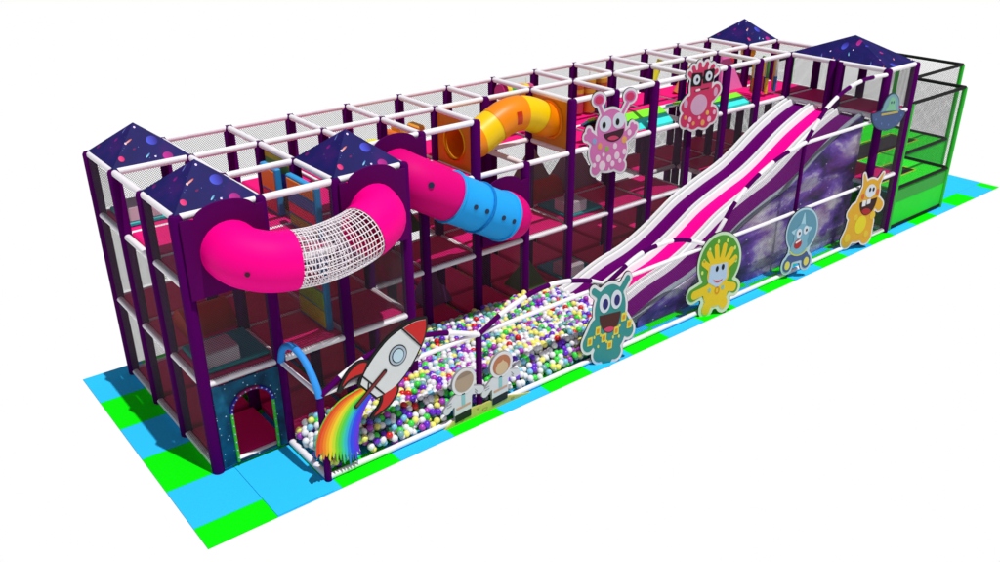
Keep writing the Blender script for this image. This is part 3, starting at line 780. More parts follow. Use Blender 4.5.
# orange one-eyed monster
s = Sign('monster_sign', 'orange horned one-eyed monster cut-out beside the trampoline walls', (12.76, YR, 0.0), (-0.85, -0.05, 0.85, 1.7), GRP, sx=0.76, sz=1.05, turn=-22)
body = union([sd_cap(-0.12, 0.5, 0.06, 1.10, 0.34, 0.28), sd_cap(-0.22, 0.5, -0.40, 0.22, 0.2, 0.16), sd_cap(0.12, 0.5, 0.16, 0.26, 0.2, 0.16), sd_cap(-0.34, 0.84, -0.42, 0.74, 0.09), sd_cap(0.34, 0.9, 0.42, 0.84, 0.10),
              sd_cap(-0.12, 1.28, -0.20, 1.48, 0.06, 0.02), sd_cap(0.24, 1.26, 0.36, 1.46, 0.06, 0.02)], 0.03)
board(s, body, 0.035)
b = s.layer('body', body, mat('orange_fur_print', (220, 166, 36), 0.5), lift=0.008)
s.layer('belly', E_(-0.06, 0.50, 0.16, 0.18, -0.3), mat('belly_yellow', (224, 208, 30), 0.5), parent=b, lift=0.0115)
for x, z, r in ((-0.40, 0.26, 0.09), (0.16, 0.30, 0.07), (-0.24, 0.66, 0.06), (0.26, 0.66, 0.08)): s.layer('patch', E_(x, z, r, r), mat('patch_yellow', (222, 188, 50), 0.5), parent=b, lift=0.0115)
e = s.layer('eye', E_(0.07, 1.15, 0.15, 0.13), mat('eye_white', (214, 222, 232), 0.4), parent=b, lift=0.0115)
for x in (0.04, 0.14): s.layer('pupil', E_(x, 1.18, 0.03, 0.04), M_BLACK, parent=e, lift=0.015)
m_ = s.layer('mouth', both(E_(0.05, 0.98, 0.25, 0.30), sd_poly([(-0.3, 0.93), (0.4, 1.02), (0.4, 0.5), (-0.3, 0.5)])), mat('mouth_black', (46, 14, 16), 0.5), parent=b, lift=0.0125)
s.layer('tongue', both(E_(0.05, 0.98, 0.235, 0.285), E_(0.02, 0.70, 0.17, 0.12)), mat('mouth_red', (170, 28, 34), 0.5), parent=m_, lift=0.016)
s.layer('teeth', both(union([sd_poly([(-0.13, 0.98), (-0.12, 0.86), (-0.02, 0.87), (-0.02, 0.98)]), sd_poly([(0.0, 0.98), (0.01, 0.89), (0.11, 0.91), (0.11, 1.0)])], 0.005), E_(0.05, 0.98, 0.235, 0.285)), M_SW2, parent=m_, lift=0.016)
for x, z in ((-0.14, 1.06), (0.28, 1.12)): s.layer('cheek', E_(x, z, 0.045, 0.06), mat('cheek_red', (214, 100, 50), 0.5), parent=b, lift=0.0115)
# flying saucer
s = Sign('saucer_sign', 'blue flying saucer cut-out with a pale alien under its dome, on the slide tower', (12.92, YR - 0.03, 2.40), (-0.8, -0.1, 0.8, 0.95), GRP, sx=0.63, sz=0.88, turn=-22)
hull = union([both(E_(0, 0.36, 0.56, 0.36), sd_poly([(-0.8, 0.34), (0.8, 0.34), (0.8, -0.2), (-0.8, -0.2)])), E_(0, 0.30, 0.55, 0.10)], 0.02); dome = union([E_(0.04, 0.42, 0.28, 0.33), E_(0.04, 0.36, 0.34, 0.1)], 0.05)
board(s, union([hull, dome], 0.01), 0.02, mat('slate_border', (70, 96, 140), 0.5))
d = s.layer('dome', dome, mat('dome_blue', (120, 164, 172), 0.4), lift=0.008)
a = s.layer('alien', union([E_(0.05, 0.52, 0.12, 0.17), E_(0.05, 0.40, 0.18, 0.10)], 0.05), mat('alien_green', (126, 190, 150), 0.5), parent=d, lift=0.0115)
for x in (0.02, 0.10): s.layer('eye', E_(x, 0.58, 0.02, 0.03), mat('eye_navy', (50, 70, 110), 0.5), parent=a, lift=0.015)
s.layer('hull', hull, mat('hull_blue', (68, 90, 134), 0.5), lift=0.012)
s.layer('trim', sd_cap(-0.24, 0.33, 0.30, 0.36, 0.022), mat('trim_gold', (190, 170, 80), 0.5), lift=0.0155)
for x, z in ((-0.42, 0.24), (-0.2, 0.14), (0.05, 0.10), (0.3, 0.17), (0.45, 0.28)): s.layer('lamp', E_(x, z, 0.025, 0.025), mat('lamp_blue', (92, 120, 178), 0.5), lift=0.0155)
# lilac monster
ym = Y(1) - PR - 0.03
s = Sign('monster_sign', 'lilac pink smiling monster cut-out with two antennae on the middle of the frame', (7.74, 0.86, 2.10), (-0.85, -0.1, 0.85, 1.6), GRP, sx=0.74, sz=0.97, turn=-22)
body = union([E_(0.0, 0.82, 0.35, 0.34), E_(-0.04, 0.42, 0.46, 0.36), sd_cap(-0.28, 0.16, -0.34, 0.10, 0.10), sd_cap(0.2, 0.16, 0.3, 0.12, 0.10), sd_cap(-0.38, 0.62, -0.50, 0.70, 0.09), sd_cap(0.38, 0.66, 0.52, 0.74, 0.09),
              E_(-0.54, 0.80, 0.055, 0.06), E_(-0.60, 0.70, 0.055, 0.06), E_(0.60, 0.80, 0.055, 0.06), E_(0.52, 0.84, 0.05, 0.06), sd_cap(-0.2, 1.05, -0.30, 1.24, 0.03), sd_cap(0.25, 1.05, 0.38, 1.26, 0.03), E_(-0.33, 1.34, 0.135, 0.10), E_(0.43, 1.36, 0.135, 0.10)], 0.012)
body = cut(body, sd_poly([(-0.06, 0.0), (0.08, 0.0), (0.0, 0.13)]))
board(s, body, 0.045)
b = s.layer('body', body, mat('lilac_print', (212, 116, 178), 0.5), lift=0.008)
for x, z in ((-0.33, 1.34), (0.43, 1.36)): s.layer('antenna_tip', E_(x, z, 0.10, 0.07), mat('raspberry_print', (208, 50, 100), 0.5), parent=b, lift=0.0115)
for x, z in ((-0.15, 0.91), (0.18, 0.95)):
    e = s.layer('eye', E_(x, z, 0.15, 0.14), mat('eye_white', (214, 222, 232), 0.4), parent=b, lift=0.0115); s.layer('pupil', E_(x - 0.03, z - 0.02, 0.045, 0.06), M_BLACK, parent=e, lift=0.015)
m_ = s.layer('mouth', both(E_(0.06, 0.78, 0.26, 0.2), sd_poly([(-0.3, 0.71), (0.4, 0.82), (0.4, 0.4), (-0.3, 0.4)])), mat('dark_plum', (60, 20, 40), 0.5), parent=b, lift=0.0115)
s.layer('tongue', both(E_(0.06, 0.80, 0.25, 0.19), E_(0.06, 0.62, 0.15, 0.07)), mat('tongue_pink', (208, 62, 104), 0.5), parent=m_, lift=0.015)
for x, z, r, c in ((-0.40, 0.62, 0.05, (130, 170, 210)), (-0.26, 0.52, 0.055, (226, 160, 90)), (-0.08, 0.46, 0.05, (150, 180, 90)), (0.12, 0.50, 0.05, (238, 214, 228)), (0.34, 0.60, 0.06, (230, 170, 90)), (0.46, 0.72, 0.05, (238, 214, 228)),
                   (-0.30, 0.30, 0.06, (238, 214, 228)), (-0.02, 0.28, 0.06, (238, 214, 228)), (0.18, 0.32, 0.065, (238, 214, 228)), (0.36, 0.38, 0.05, (238, 214, 228)), (-0.18, 0.16, 0.08, (238, 214, 228)), (-0.38, 0.18, 0.04, (238, 214, 228)), (0.08, 0.18, 0.05, (238, 214, 228)), (0.26, 0.22, 0.04, (238, 214, 228)), (-0.16, 0.36, 0.035, (238, 214, 228))):
    s.layer('spot', E_(x, z, r, r * 1.1), mat('spot_%d_%d_%d' % c, c, 0.5), parent=b, lift=0.0115)
# raspberry monster with glasses
s = Sign('monster_sign', 'raspberry red monster cut-out wearing black square glasses, near the slide top', (10.03, 0.86, 2.47), (-0.8, -0.1, 0.8, 1.5), GRP, sx=0.79, turn=-22)
body = union([E_(0.0, 0.80, 0.27, 0.34), E_(0.0, 0.50, 0.30, 0.30), E_(0, 0.22, 0.38, 0.17), E_(-0.33, 0.20, 0.13, 0.14), E_(0.34, 0.26, 0.13, 0.15), E_(-0.12, 0.12, 0.14, 0.11), E_(0.16, 0.14, 0.14, 0.12), sd_cap(-0.28, 0.52, -0.36, 0.44, 0.11), sd_cap(0.3, 0.62, 0.40, 0.72, 0.10)]
             + [sd_cap(0.24 * math.cos(a), 0.94 + 0.1 * math.sin(a), 0.36 * math.cos(a) + 0.02, 0.98 + 0.22 * math.sin(a), 0.045) for a in (0.35, 0.85, 1.35, 1.85, 2.35, 2.85)], 0.03)
board(s, body, 0.045)
b = s.layer('body', body, mat('raspberry_print', (208, 50, 100), 0.5), lift=0.008)
s.layer('belly', E_(-0.02, 0.46, 0.21, 0.19, 0.4), mat('belly_lilac', (214, 170, 200), 0.5), parent=b, lift=0.0115)
for x, z in ((-0.36, 0.50), (0.38, 0.68)): s.layer('patch', E_(x, z, 0.05, 0.08), mat('belly_lilac', (214, 170, 200), 0.5), parent=b, lift=0.0115)
gl = s.layer('glasses', union([sd_poly([(-0.25, 0.83), (-0.03, 0.83), (-0.02, 1.02), (-0.24, 1.02)], 0.025), sd_poly([(0.05, 0.87), (0.27, 0.89), (0.28, 1.08), (0.06, 1.06)], 0.025), sd_cap(-0.05, 0.94, 0.08, 0.96, 0.02)], 0.01), M_BLACK, parent=b, lift=0.0125)
for x, z in ((-0.135, 0.925), (0.165, 0.975)):
    e = s.layer('eye', E_(x, z, 0.085, 0.09), mat('eye_white', (214, 222, 232), 0.4), parent=gl, lift=0.016); s.layer('pupil', E_(x + 0.01, z, 0.03, 0.035), M_BLACK, parent=gl, lift=0.0195)
s.layer('mouth', sd_cap(-0.16, 0.72, 0.2, 0.76, 0.009), M_DARK, parent=b, lift=0.0115); s.layer('tooth', sd_cap(-0.12, 0.73, -0.04, 0.74, 0.02), M_SW2, parent=b, lift=0.014)
for x, z, r, c in ((-0.34, 0.24, 0.035, (230, 170, 90)), (-0.22, 0.20, 0.045, (238, 190, 214)), (-0.12, 0.12, 0.035, (230, 170, 90)), (0.02, 0.22, 0.03, (238, 190, 214)), (0.12, 0.12, 0.05, (230, 170, 90)), (0.28, 0.18, 0.05, (238, 190, 214)), (0.22, 0.30, 0.04, (230, 190, 90)), (0.40, 0.30, 0.04, (238, 190, 214)), (-0.26, 0.08, 0.04, (238, 190, 214))):
    s.layer('spot', E_(x, z, r, r * 1.1), mat('spot_%d_%d_%d' % c, c, 0.5), parent=b, lift=0.0115)
# rocket with rainbow trail
s = Sign('rocket_sign', 'white rocket cut-out with red nose and rainbow trail on the left end of the fence', (1.0, YS - 0.02, 0.0), (-0.4, -0.05, 1.75, 2.05))
def off(l): return [(x - 1.0, z) for x, z in l]
def smooth2(l, per=6): return [(p.x, p.z) for p in spline([(x, 0, z) for x, z in l], per)]
right = smooth2([(2.51, 1.82), (2.50, 1.66), (2.42, 1.47), (2.24, 1.22), (2.03, 1.04), (1.86, 0.98), (1.72, 0.965)]); left = smooth2([(1.50, 1.24), (1.55, 1.35), (1.65, 1.48), (1.81, 1.63), (1.97, 1.74), (2.15, 1.805), (2.34, 1.84), (2.51, 1.82)])
hull = sd_poly(off(right + left))
finL = sd_poly(off(smooth2([(1.64, 1.51), (1.54, 1.54), (1.42, 1.50), (1.31, 1.40), (1.22, 1.25), (1.33, 1.34), (1.43, 1.37), (1.56, 1.37)])))
finR = sd_poly(off(smooth2([(2.03, 1.06), (2.03, 0.94), (1.94, 0.82), (1.81, 0.745), (1.64, 0.705), (1.75, 0.81), (1.80, 0.90), (1.80, 1.0)])))
cols = [(232, 62, 18), (250, 144, 16), (252, 228, 36), (96, 220, 34), (36, 210, 206), (34, 76, 244), (104, 36, 226)]
outer_ = smooth2([(1.52, 1.19), (1.24, 1.13), (1.04, 0.99), (0.90, 0.80), (0.84, 0.60), (0.86, 0.40)]); inner_ = smooth2([(1.66, 1.02), (1.56, 0.90), (1.47, 0.72), (1.42, 0.52), (1.42, 0.34), (1.46, 0.12)])
n7 = len(outer_)
tips = [(0.84, 0.45), (0.93, 0.38), (1.02, 0.31), (1.13, 0.24), (1.23, 0.16), (1.32, 0.10), (1.44, 0.13)]
bands = []
NB = 14
cols = [tuple(int(cols[min(6, int(q))][c] * (1 - q % 1) + cols[min(6, int(q) + 1)][c] * (q % 1)) for c in range(3)) for q in [6 * i / (NB - 1) for i in range(NB)]]
tips = [tuple(tips[min(6, int(q))][c] * (1 - q % 1) + tips[min(6, int(q) + 1)][c] * (q % 1) + (0.05 * (i % 2) if c else 0) for c in range(2)) for i, q in enumerate([6 * i / (NB - 1) for i in range(NB)])]
for i in range(NB):
    f0, f1 = i / NB, (i + 1) / NB
    A = [(outer_[j][0] * (1 - f0) + inner_[j][0] * f0, outer_[j][1] * (1 - f0) + inner_[j][1] * f0) for j in range(n7 - 5)]
    B = [(outer_[j][0] * (1 - f1) + inner_[j][0] * f1, outer_[j][1] * (1 - f1) + inner_[j][1] * f1) for j in range(n7 - 5)]
    bands.append(off(A + [(tips[i][0] - 0.012, tips[i][1] + 0.05), tips[i]] + B[::-1]))
fu = union([sd_poly(p) for p in bands], 0.004)
s.layer('backing', union([hull, finL, finR], 0.005), M_DARK, 0.003, lift=0.0, depth=0.025)
s.layer('fin', finL, mat('fin_red', (198, 18, 18), 0.45), -0.012, lift=0.004); s.layer('fin', finR, mat('fin_red', (198, 18, 18), 0.45), -0.012, lift=0.004)
s.layer('outline', union([hull, finL, finR], 0.005), M_BLACK, 0.022, lift=0.0005, depth=0.03)
tr = s.layer('rainbow_trail', fu, mat('trail_green', (110, 204, 40), 0.5), 0.0, lift=0.004, depth=0.022)
for p, c in zip(bands, cols): s.layer('rainbow_band', sd_poly(p), mat('band_%d_%d_%d' % c, c, 0.5), 0.0, parent=tr, lift=0.0075)
hb = s.layer('hull', hull, mat('rocket_white', (214, 218, 218), 0.45), -0.01, lift=0.010)
nose = both(hull, sd_poly(off([(2.12, 1.83), (2.28, 1.645), (2.42, 1.45), (2.9, 1.45), (2.9, 2.2), (2.1, 2.2)])))
s.layer('nose', nose, mat('fin_red', (198, 18, 18), 0.45), -0.012, parent=hb, lift=0.0145)
def line(x0, z0, x1, z1, w=0.011): return both(hull, sd_cap(x0 - 1, z0, x1 - 1, z1, w))
s.layer('seam_line', line(2.12, 1.83, 2.42, 1.45), M_BLACK, parent=hb, lift=0.0185); s.layer('seam_line', line(1.55, 1.34, 1.83, 0.98), M_BLACK, parent=hb, lift=0.0145)
s.layer('tail_line', line(1.62, 1.22, 1.60, 1.10), M_BLACK, parent=hb, lift=0.0145)
po = s.layer('porthole', E_(1.06, 1.455, 0.135, 0.145), M_BLACK, parent=hb, lift=0.0145)
s.layer('porthole_rim', E_(1.06, 1.455, 0.12, 0.13), mat('porthole_grey', (170, 186, 200), 0.4), parent=po, lift=0.018); s.layer('porthole_line', E_(1.06, 1.455, 0.09, 0.10), M_BLACK, parent=po, lift=0.0215); s.layer('porthole_glass', E_(1.06, 1.455, 0.078, 0.088), mat('glass_pale_blue', (186, 214, 226), 0.2), parent=po, lift=0.025)
st = s.layer('centre_fin', sd_cap(0.86, 1.30, 0.42, 0.965, 0.030), M_BLACK, lift=0.019); s.layer('centre_fin_face', sd_cap(0.85, 1.29, 0.43, 0.975, 0.017), mat('fin_maroon', (120, 20, 26), 0.5), parent=st, lift=0.0225)
# astronauts on a strip of moon ground
for x, z0, lab, hair in ((3.07, 0.06, 'white astronaut cut-out board with an empty tan helmet opening', False), (3.72, 0.08, 'white astronaut cut-out board with a brown-haired face in its helmet', True)):
    s = Sign('astronaut_sign', lab, (x, YS, z0), (-0.45, -0.1, 0.45, 0.95), 'astronaut boards at the ball pit')
    hel = E_(0.02, 0.60, 0.20, 0.20); suit = union([sd_poly([(-0.13, 0.12), (0.12, 0.14), (0.13, 0.42), (-0.12, 0.40)], 0.02), sd_cap(-0.12, 0.38, -0.27, 0.24, 0.06), sd_cap(0.13, 0.42, 0.30, 0.36, 0.06)], 0.03)
    sil = union([hel, suit, sd_poly([(-0.13, 0.0), (0.12, 0.02), (0.12, 0.14), (-0.13, 0.12)], 0.01)], 0.01)
    s.layer('backing', sil, mat('grey_board', (150, 150, 154), 0.6), 0.004, lift=0.0, depth=0.03)
    su = s.layer('suit', suit, mat('suit_white', (206, 210, 214), 0.5), lift=0.004)
    s.layer('boots', sd_poly([(-0.13, 0.0), (0.12, 0.02), (0.12, 0.12), (-0.13, 0.10)], 0.01), mat('boot_black', (22, 24, 22), 0.6), lift=0.004)
    s.layer('stripe', sd_poly([(-0.03, 0.22), (0.03, 0.22), (0.03, 0.42), (-0.03, 0.42)]), mat('stripe_teal', (130, 190, 194), 0.5), parent=su, lift=0.008)
    s.layer('belt', sd_poly([(-0.12, 0.19), (0.12, 0.21), (0.12, 0.24), (-0.12, 0.22)]), mat('belt_tan', (196, 150, 120) if not hair else (206, 150, 160), 0.5), parent=su, lift=0.0085)
    for zz in (0.30, 0.26): s.layer('fold_line', union([sd_cap(-0.27, zz + 0.03, -0.20, zz - 0.02 + 0.06, 0.005), sd_cap(0.20, zz + 0.11, 0.24, zz + 0.06, 0.005)], 0.001), mat('fold_grey', (130, 132, 136), 0.5), parent=su, lift=0.008)
    hl = s.layer('helmet', hel, mat('helmet_white', (216, 218, 220), 0.45), lift=0.008)
    if not hair: s.layer('opening', E_(0.02, 0.60, 0.155, 0.155), mat('opening_tan', (168, 148, 126), 0.6), parent=hl, lift=0.0115); s.layer('opening_top', both(E_(0.02, 0.60, 0.15, 0.15), sd_poly([(-0.3, 0.66), (0.3, 0.70), (0.3, 0.9), (-0.3, 0.9)])), mat('opening_brown', (140, 122, 106), 0.6), parent=hl, lift=0.015)
    else:
        s.layer('hair', E_(0.02, 0.60, 0.155, 0.155), mat('hair_brown', (176, 112, 78), 0.6), parent=hl, lift=0.0115); s.layer('face', union([E_(0.02, 0.55, 0.11, 0.10), sd_poly([(-0.08, 0.55), (0.10, 0.57), (0.04, 0.68), (0.0, 0.62), (-0.05, 0.64)])], 0.02), mat('face_tan', (200, 176, 140), 0.6), parent=hl, lift=0.015)
mb = MB(); mb.prism([(2.76, 0.0), (4.30, 0.0), (4.15, 0.03), (3.90, 0.10), (3.60, 0.145), (3.25, 0.165), (2.98, 0.11), (2.80, 0.03)], lambda u, v, d: (u, YS + 0.008 + d, v), 0.03)
mg = thing('moon_board', 'low yellowish moon ground board under the two astronauts', 'sign', (3.5, YS, 0)); p = part('ground_board', mb, mat('moon_yellow', (196, 190, 100), 0.6, 0.15, 14), mg)
for x, z, r in ((3.05, 0.05, 0.035), (3.45, 0.07, 0.045), (3.33, 0.12, 0.02), (3.95, 0.05, 0.03)):
    mb = MB(); mb.sweep([(x + r * math.cos(2 * PI * i / 16), YS + 0.006, z + 0.5 * r * math.sin(2 * PI * i / 16)) for i in range(17)], 0.004, 6, cap=False); part('crater', mb, mat('crater_brown', (160, 150, 80), 0.6), p)

# ------------------------------------------------------------------ ball pit balls
BC = [('white', (240, 240, 242), 40), ('pale yellow', (246, 240, 120), 16), ('violet', (110, 36, 210), 12), ('magenta', (176, 60, 190), 9), ('bright green', (60, 224, 70), 10), ('dark green', (20, 110, 80), 3), ('grey teal', (120, 176, 176), 7), ('red', (220, 30, 34), 4), ('sky blue', (130, 200, 230), 7)]
BR = 0.049
def ball_mesh(mb, c, mi=0): mb.sphere(c, BR, 14, 9, mi)
BMESH = []
for nme, c, w in BC:
    mb = MB(); ball_mesh(mb, (0, 0, 0)); BMESH.append(mesh('ball', mb, mat('ball_' + nme.replace(' ', '_'), c, 0.3, 0.02, spec=0.5)))
def pit(x, y):
    if y < yf + 0.07 or x < 1.05 or x > 7.0: return None
    if x < 3.05 and y > -0.10: return None
    if y > 0.93: return None
    h = 0.37
    h = min(h, 0.15 + (y - (yf + 0.08)) * 0.8, 0.17 + (x - 1.05) * 0.8)
    if x > 6.55: return None
    h -= max(0, (x - 5.0)) * 0.06
    return max(0.055, h) + 0.05 * math.sin(3.1 * x) * math.sin(2.7 * y + 1)
balls = []; under = []
dx = BR * 1.80
iy = 0; y = yf + 0.08
rnd = random.Random(11)
while y < 1.0:
    x = 1.07 + (dx / 2 if iy % 2 else 0)
    while x < 6.6:
        px, py = x + rnd.uniform(-.018, .018), y + rnd.uniform(-.016, .016)
        h = pit(px, py)
        if h is not None:
            top = max(BR, h + rnd.uniform(-.03, .03)); balls.append((px, py, top))
            if top - 1.5 * BR > BR * 0.6: under.append((px + rnd.uniform(-.03, .03) + dx / 2, py + dx * 0.3, max(BR, top - 1.45 * BR)))
        x += dx
    y += dx * 0.866; iy += 1
wts = [b[2] for b in BC]
cam_c = Vector((-3.0, -9.45, 7.0))
balls.sort(key=lambda b: (Vector(b) - cam_c).length)
bulk = MB(); NBALL = 295
for i, b in enumerate(balls):
    ci = rnd.choices(range(len(BC)), wts)[0]
    if i < NBALL:
        o = bpy.data.objects.new('ball', BMESH[ci]); COL.objects.link(o); o.location = b
        tag(o, BC[ci][0] + ' plastic ball lying near the rocket end of the ball pit', 'ball', 'balls near the rocket end of the ball pit')
    else: bulk.sphere(b, BR, 12, 8, ci)
for b in under: bulk.sphere(b, BR, 10, 6, rnd.choices(range(len(BC)), wts)[0])
o = bpy.data.objects.new('ball_mass', mesh('ball_mass', bulk, [m.materials[0] for m in BMESH])); COL.objects.link(o)
tag(o, 'mass of mixed coloured plastic balls filling the rest of the pit', 'balls'); o['kind'] = 'stuff'

# ------------------------------------------------------------------ trampolines
TR = thing('trampoline_court', 'bright green netted trampoline court with black padded rails at the right end', 'trampoline', (15.5, 0.5, 0))
XA, XB = 16.3, 18.5
ZM, ZT = 0.88, 2.65
M_TG = mat('bright_green_pad', (40, 246, 40), 0.6, spec=0.2); M_TGW = mat('green_wall', (34, 222, 50), 0.55, spec=0.1); M_TP = mat('green_post', (24, 190, 30), 0.5)
def tp(x, y): mb = MB(); mb.sweep([(x, y, 0), (x, y, ZT)], 0.05, 12); part('post', mb, M_TP, TR)
for x, y in ((14.16, yf), (XA, yf), (XB, 0.08), (XB, 1.6), (XB, Y(3)), (XA, Y(3))): tp(x, y)
def tr_(name, a, b, r=0.06): mb = MB(); mb.tube(a, b, r, 12); part(name, mb, M_BLACKF, TR)
yb_ = 0.08
for z in (0.05, ZM + 0.02, ZT):
    tr_('rail', (14.14, yf, z), (XA, yf, z), 0.036); tr_('rail', (XA, yf, z), (XA, yb_, z), 0.036); tr_('rail', (XA, yb_, z), (XB, yb_, z), 0.036); tr_('rail', (XB, yb_, z), (XB, Y(3), z), 0.036)
tr_('rail', (14.14, Y(3), ZT), (XB, Y(3), ZT), 0.036)
def wall(poly, to3, th, m=M_TGW): mb = MB(); mb.prism(poly, to3, th); return part('wall_panel', mb, m, TR)
q = wall([(14.16, 0.08), (XA - 0.05, 0.08), (XA - 0.05, ZM - 0.03), (14.16, ZM - 0.03)], lambda u, v, d: (u, yf + d - 0.01, v), 0.03)
mb = MB(); mb.box((14.2, yf - 0.016, ZM - 0.30), (XA - 0.06, yf - 0.011, ZM - 0.04)); part('band', mb, mat('dark_green_band', (26, 160, 40), 0.55), q)
wall([(XA + 0.05, 0.08), (XB - 0.05, 0.08), (XB - 0.05, ZM - 0.03), (XA + 0.05, ZM - 0.03)], lambda u, v, d: (u, yb_ + d - 0.01, v), 0.03)
wall([(yf + 0.05, 0.08), (yb_ - 0.05, 0.08), (yb_ - 0.05, ZM - 0.03), (yf + 0.05, ZM - 0.03)], lambda u, v, d: (XA - d + 0.01, u, v), 0.03)
wall([(yb_ + 0.05, 0.08), (Y(3), 0.08), (Y(3), ZM - 0.03), (yb_ + 0.05, ZM - 0.03)], lambda u, v, d: (XB - d + 0.01, u, v), 0.03)
M_BED = mat('trampoline_bed', (44, 42, 44), 0.7); M_YL = mat('yellow_edge', (226, 220, 60), 0.5)
def pads(x0, x1, y0, y1, bx0, bx1, by0, by1, bm):
    mb = MB(); mb.prism([(x0, y0), (x1, y0), (x1, y1), (x0, y1)], lambda u, v, d: (u, v, ZM - d), 0.06, [[(bx0, by0), (bx1, by0), (bx1, by1), (bx0, by1)]]); p = part('pad', mb, M_TG, TR)
    mb = MB(); mb.box((bx0 - 0.02, by0 - 0.02, ZM - 0.05), (bx1 + 0.02, by1 + 0.02, ZM - 0.035)); part('bed', mb, bm, TR)
    mb = MB(); w = 0.028
    for a, b in (((bx0, by0 - w), (bx1 + w, by0)), ((bx0, by1), (bx1 + w, by1 + w)), ((bx1, by0), (bx1 + w, by1))): mb.box((a[0], a[1], ZM - 0.01), (b[0], b[1], ZM + 0.006))
    part('edge_stripe', mb, M_YL, p)
pads(14.1, XA, yf, yb_, 14.2, 15.68, -0.64, -0.08, M_BED)
pads(14.1, XB, yb_ + 0.004, 1.55, 14.25, 17.9, 0.50, 1.18, M_BED)
pads(14.1, XB, 1.56, Y(3), 14.3, 17.9, 1.9, 2.7, M_BED)
def tnet(poly, to3, n): part('safety_net', net_mb(poly, to3, n, 0.0034, 0.045), M_NET, TR)
tnet([(14.16, ZM + .07), (XA, ZM + .07), (XA, ZT - .05), (14.16, ZT - .05)], lambda u, v: (u, yf, v), (0, -1, 0))
tnet([(yf, ZM + .07), (yb_, ZM + .07), (yb_, ZT - .05), (yf, ZT - .05)], lambda u, v: (XA, u, v), (1, 0, 0))
tnet([(XA, ZM + .07), (XB, ZM + .07), (XB, ZT - .05), (XA, ZT - .05)], lambda u, v: (u, yb_, v), (0, -1, 0))
tnet([(yb_, ZM + .07), (Y(3), ZM + .07), (Y(3), ZT - .05), (yb_, ZT - .05)], lambda u, v: (XB, u, v), (1, 0, 0))
tnet([(14.1, ZM + .07), (XB, ZM + .07), (XB, ZT - .05), (14.1, ZT - .05)], lambda u, v: (u, Y(3), v), (0, 1, 0))

# ------------------------------------------------------------------ soft play toys inside the frame
M_TEAL = mat('teal_vinyl', (30, 176, 176), 0.5); M_GREYF = mat('grey_foam', (206, 192, 200), 0.6); M_RED = mat('red_orange_vinyl', (206, 52, 26), 0.55)
def slab(name, a, b, m, label, cat, r=0.015, group=None):
    mb = MB(); mb.bbox(a, b, min(r, 0.3 * min(b[i] - a[i] for i in range(3)))); return solo(name, mb, m, label, cat, ((a[0] + b[0]) / 2, (a[1] + b[1]) / 2, a[2]), group)
def obstacle(x, k, z, where, hill=True):
    y = Y(k); z += 0.034
    slab('obstacle_mat', (x + 0.10, y + 0.12, z), (x + 0.94, y + 0.94, z + 0.06), M_TEAL, 'teal obstacle mat ' + where, 'mat')
    slab('foam_step', (x + 0.12, y + 0.13, z + 0.062), (x + 0.56, y + 0.52, z + 0.27), M_GREYF, 'grey foam step block on the teal mat ' + where, 'foam block')
obstacle(0, 0, L1, 'above the starry doorway'); obstacle(0, 2, L2, 'under the rear left canopy roof'); obstacle(7, 1, L1, 'below the lilac monster'); obstacle(7, 1, 0.06, 'on the ground bay behind the slide foot')
def hump(x, k, z, m, label, w=0.66, d=0.55, h=0.32):
    y = Y(k) + 0.2; mb = MB(); n = 16; pr = [(d * (0.5 - 0.5 * math.cos(PI * i / n)), h * math.sin(PI * i / n)) for i in range(n + 1)]
    mb.prism([(a, b) for a, b in pr], lambda u, v, q: (x + 0.28 + q, y + u - 0.12, z + 0.034 + v), w); return solo('foam_hump', mb, m, label, 'foam hump', (x + 0.5, y + d / 2, z + 0.034))
hump(0, 1, L1, M_RED, 'dark red foam hump behind the grey step above the doorway'); hump(7, 2, L1, M_RED, 'dark red foam hump behind the grey step under the lilac monster')
def wedge(x0, x1, y0, y1, z, h, m, label):
    mb = MB(); cx, cy = (x0 + x1) / 2, (y0 + y1) / 2; b = [(x0, y0, z), (x1, y0, z), (x1, y1, z), (x0, y1, z), (cx - 0.08, cy, z + h), (cx + 0.08, cy, z + h)]
    mb.add(b, [(0, 1, 5, 4), (2, 3, 4, 5), (1, 2, 5), (3, 0, 4), (3, 2, 1, 0)]); return solo('foam_wedge', mb, m, label, 'foam wedge', (cx, cy, z))
wedge(7.1, 7.9, 2.3, 2.95, L1 + 0.034, 0.85, mat('olive_grey_foam', (150, 130, 124), 0.6), 'olive grey foam wedge standing left behind the purple post below the lilac monster')
wedge(8.1, 8.9, 2.25, 2.9, L1 + 0.034, 0.8, mat('mauve_grey_foam', (168, 130, 148), 0.6), 'mauve grey foam wedge standing behind the lilac monster')
wedge(4.55, 5.1, 1.9, 2.4, 0.1, 0.6, mat('violet_foam', (128, 70, 140), 0.6), 'violet foam wedge low behind the rocket nose')
wedge(12.1, 12.85, 2.0, 2.5, L2 + 0.034, 0.75, mat('candy_pink_foam', (226, 110, 180), 0.6), 'candy pink foam wedge between the spectacled monster and the noodles')
for x, k, z, c, lb in ((4.3, 2, L1, (70, 110, 40), 'olive green foam wedge behind the lower end of the blue tube'), (6.2, 1, 0.06, (70, 120, 50), 'leaf green foam wedge on the ground behind the ball pit')):
    wedge(x, x + 0.6, Y(k) + 0.3, Y(k) + 0.8, z + 0.034, 0.45, mat('foam_%d_%d_%d' % c, c, 0.6), lb)
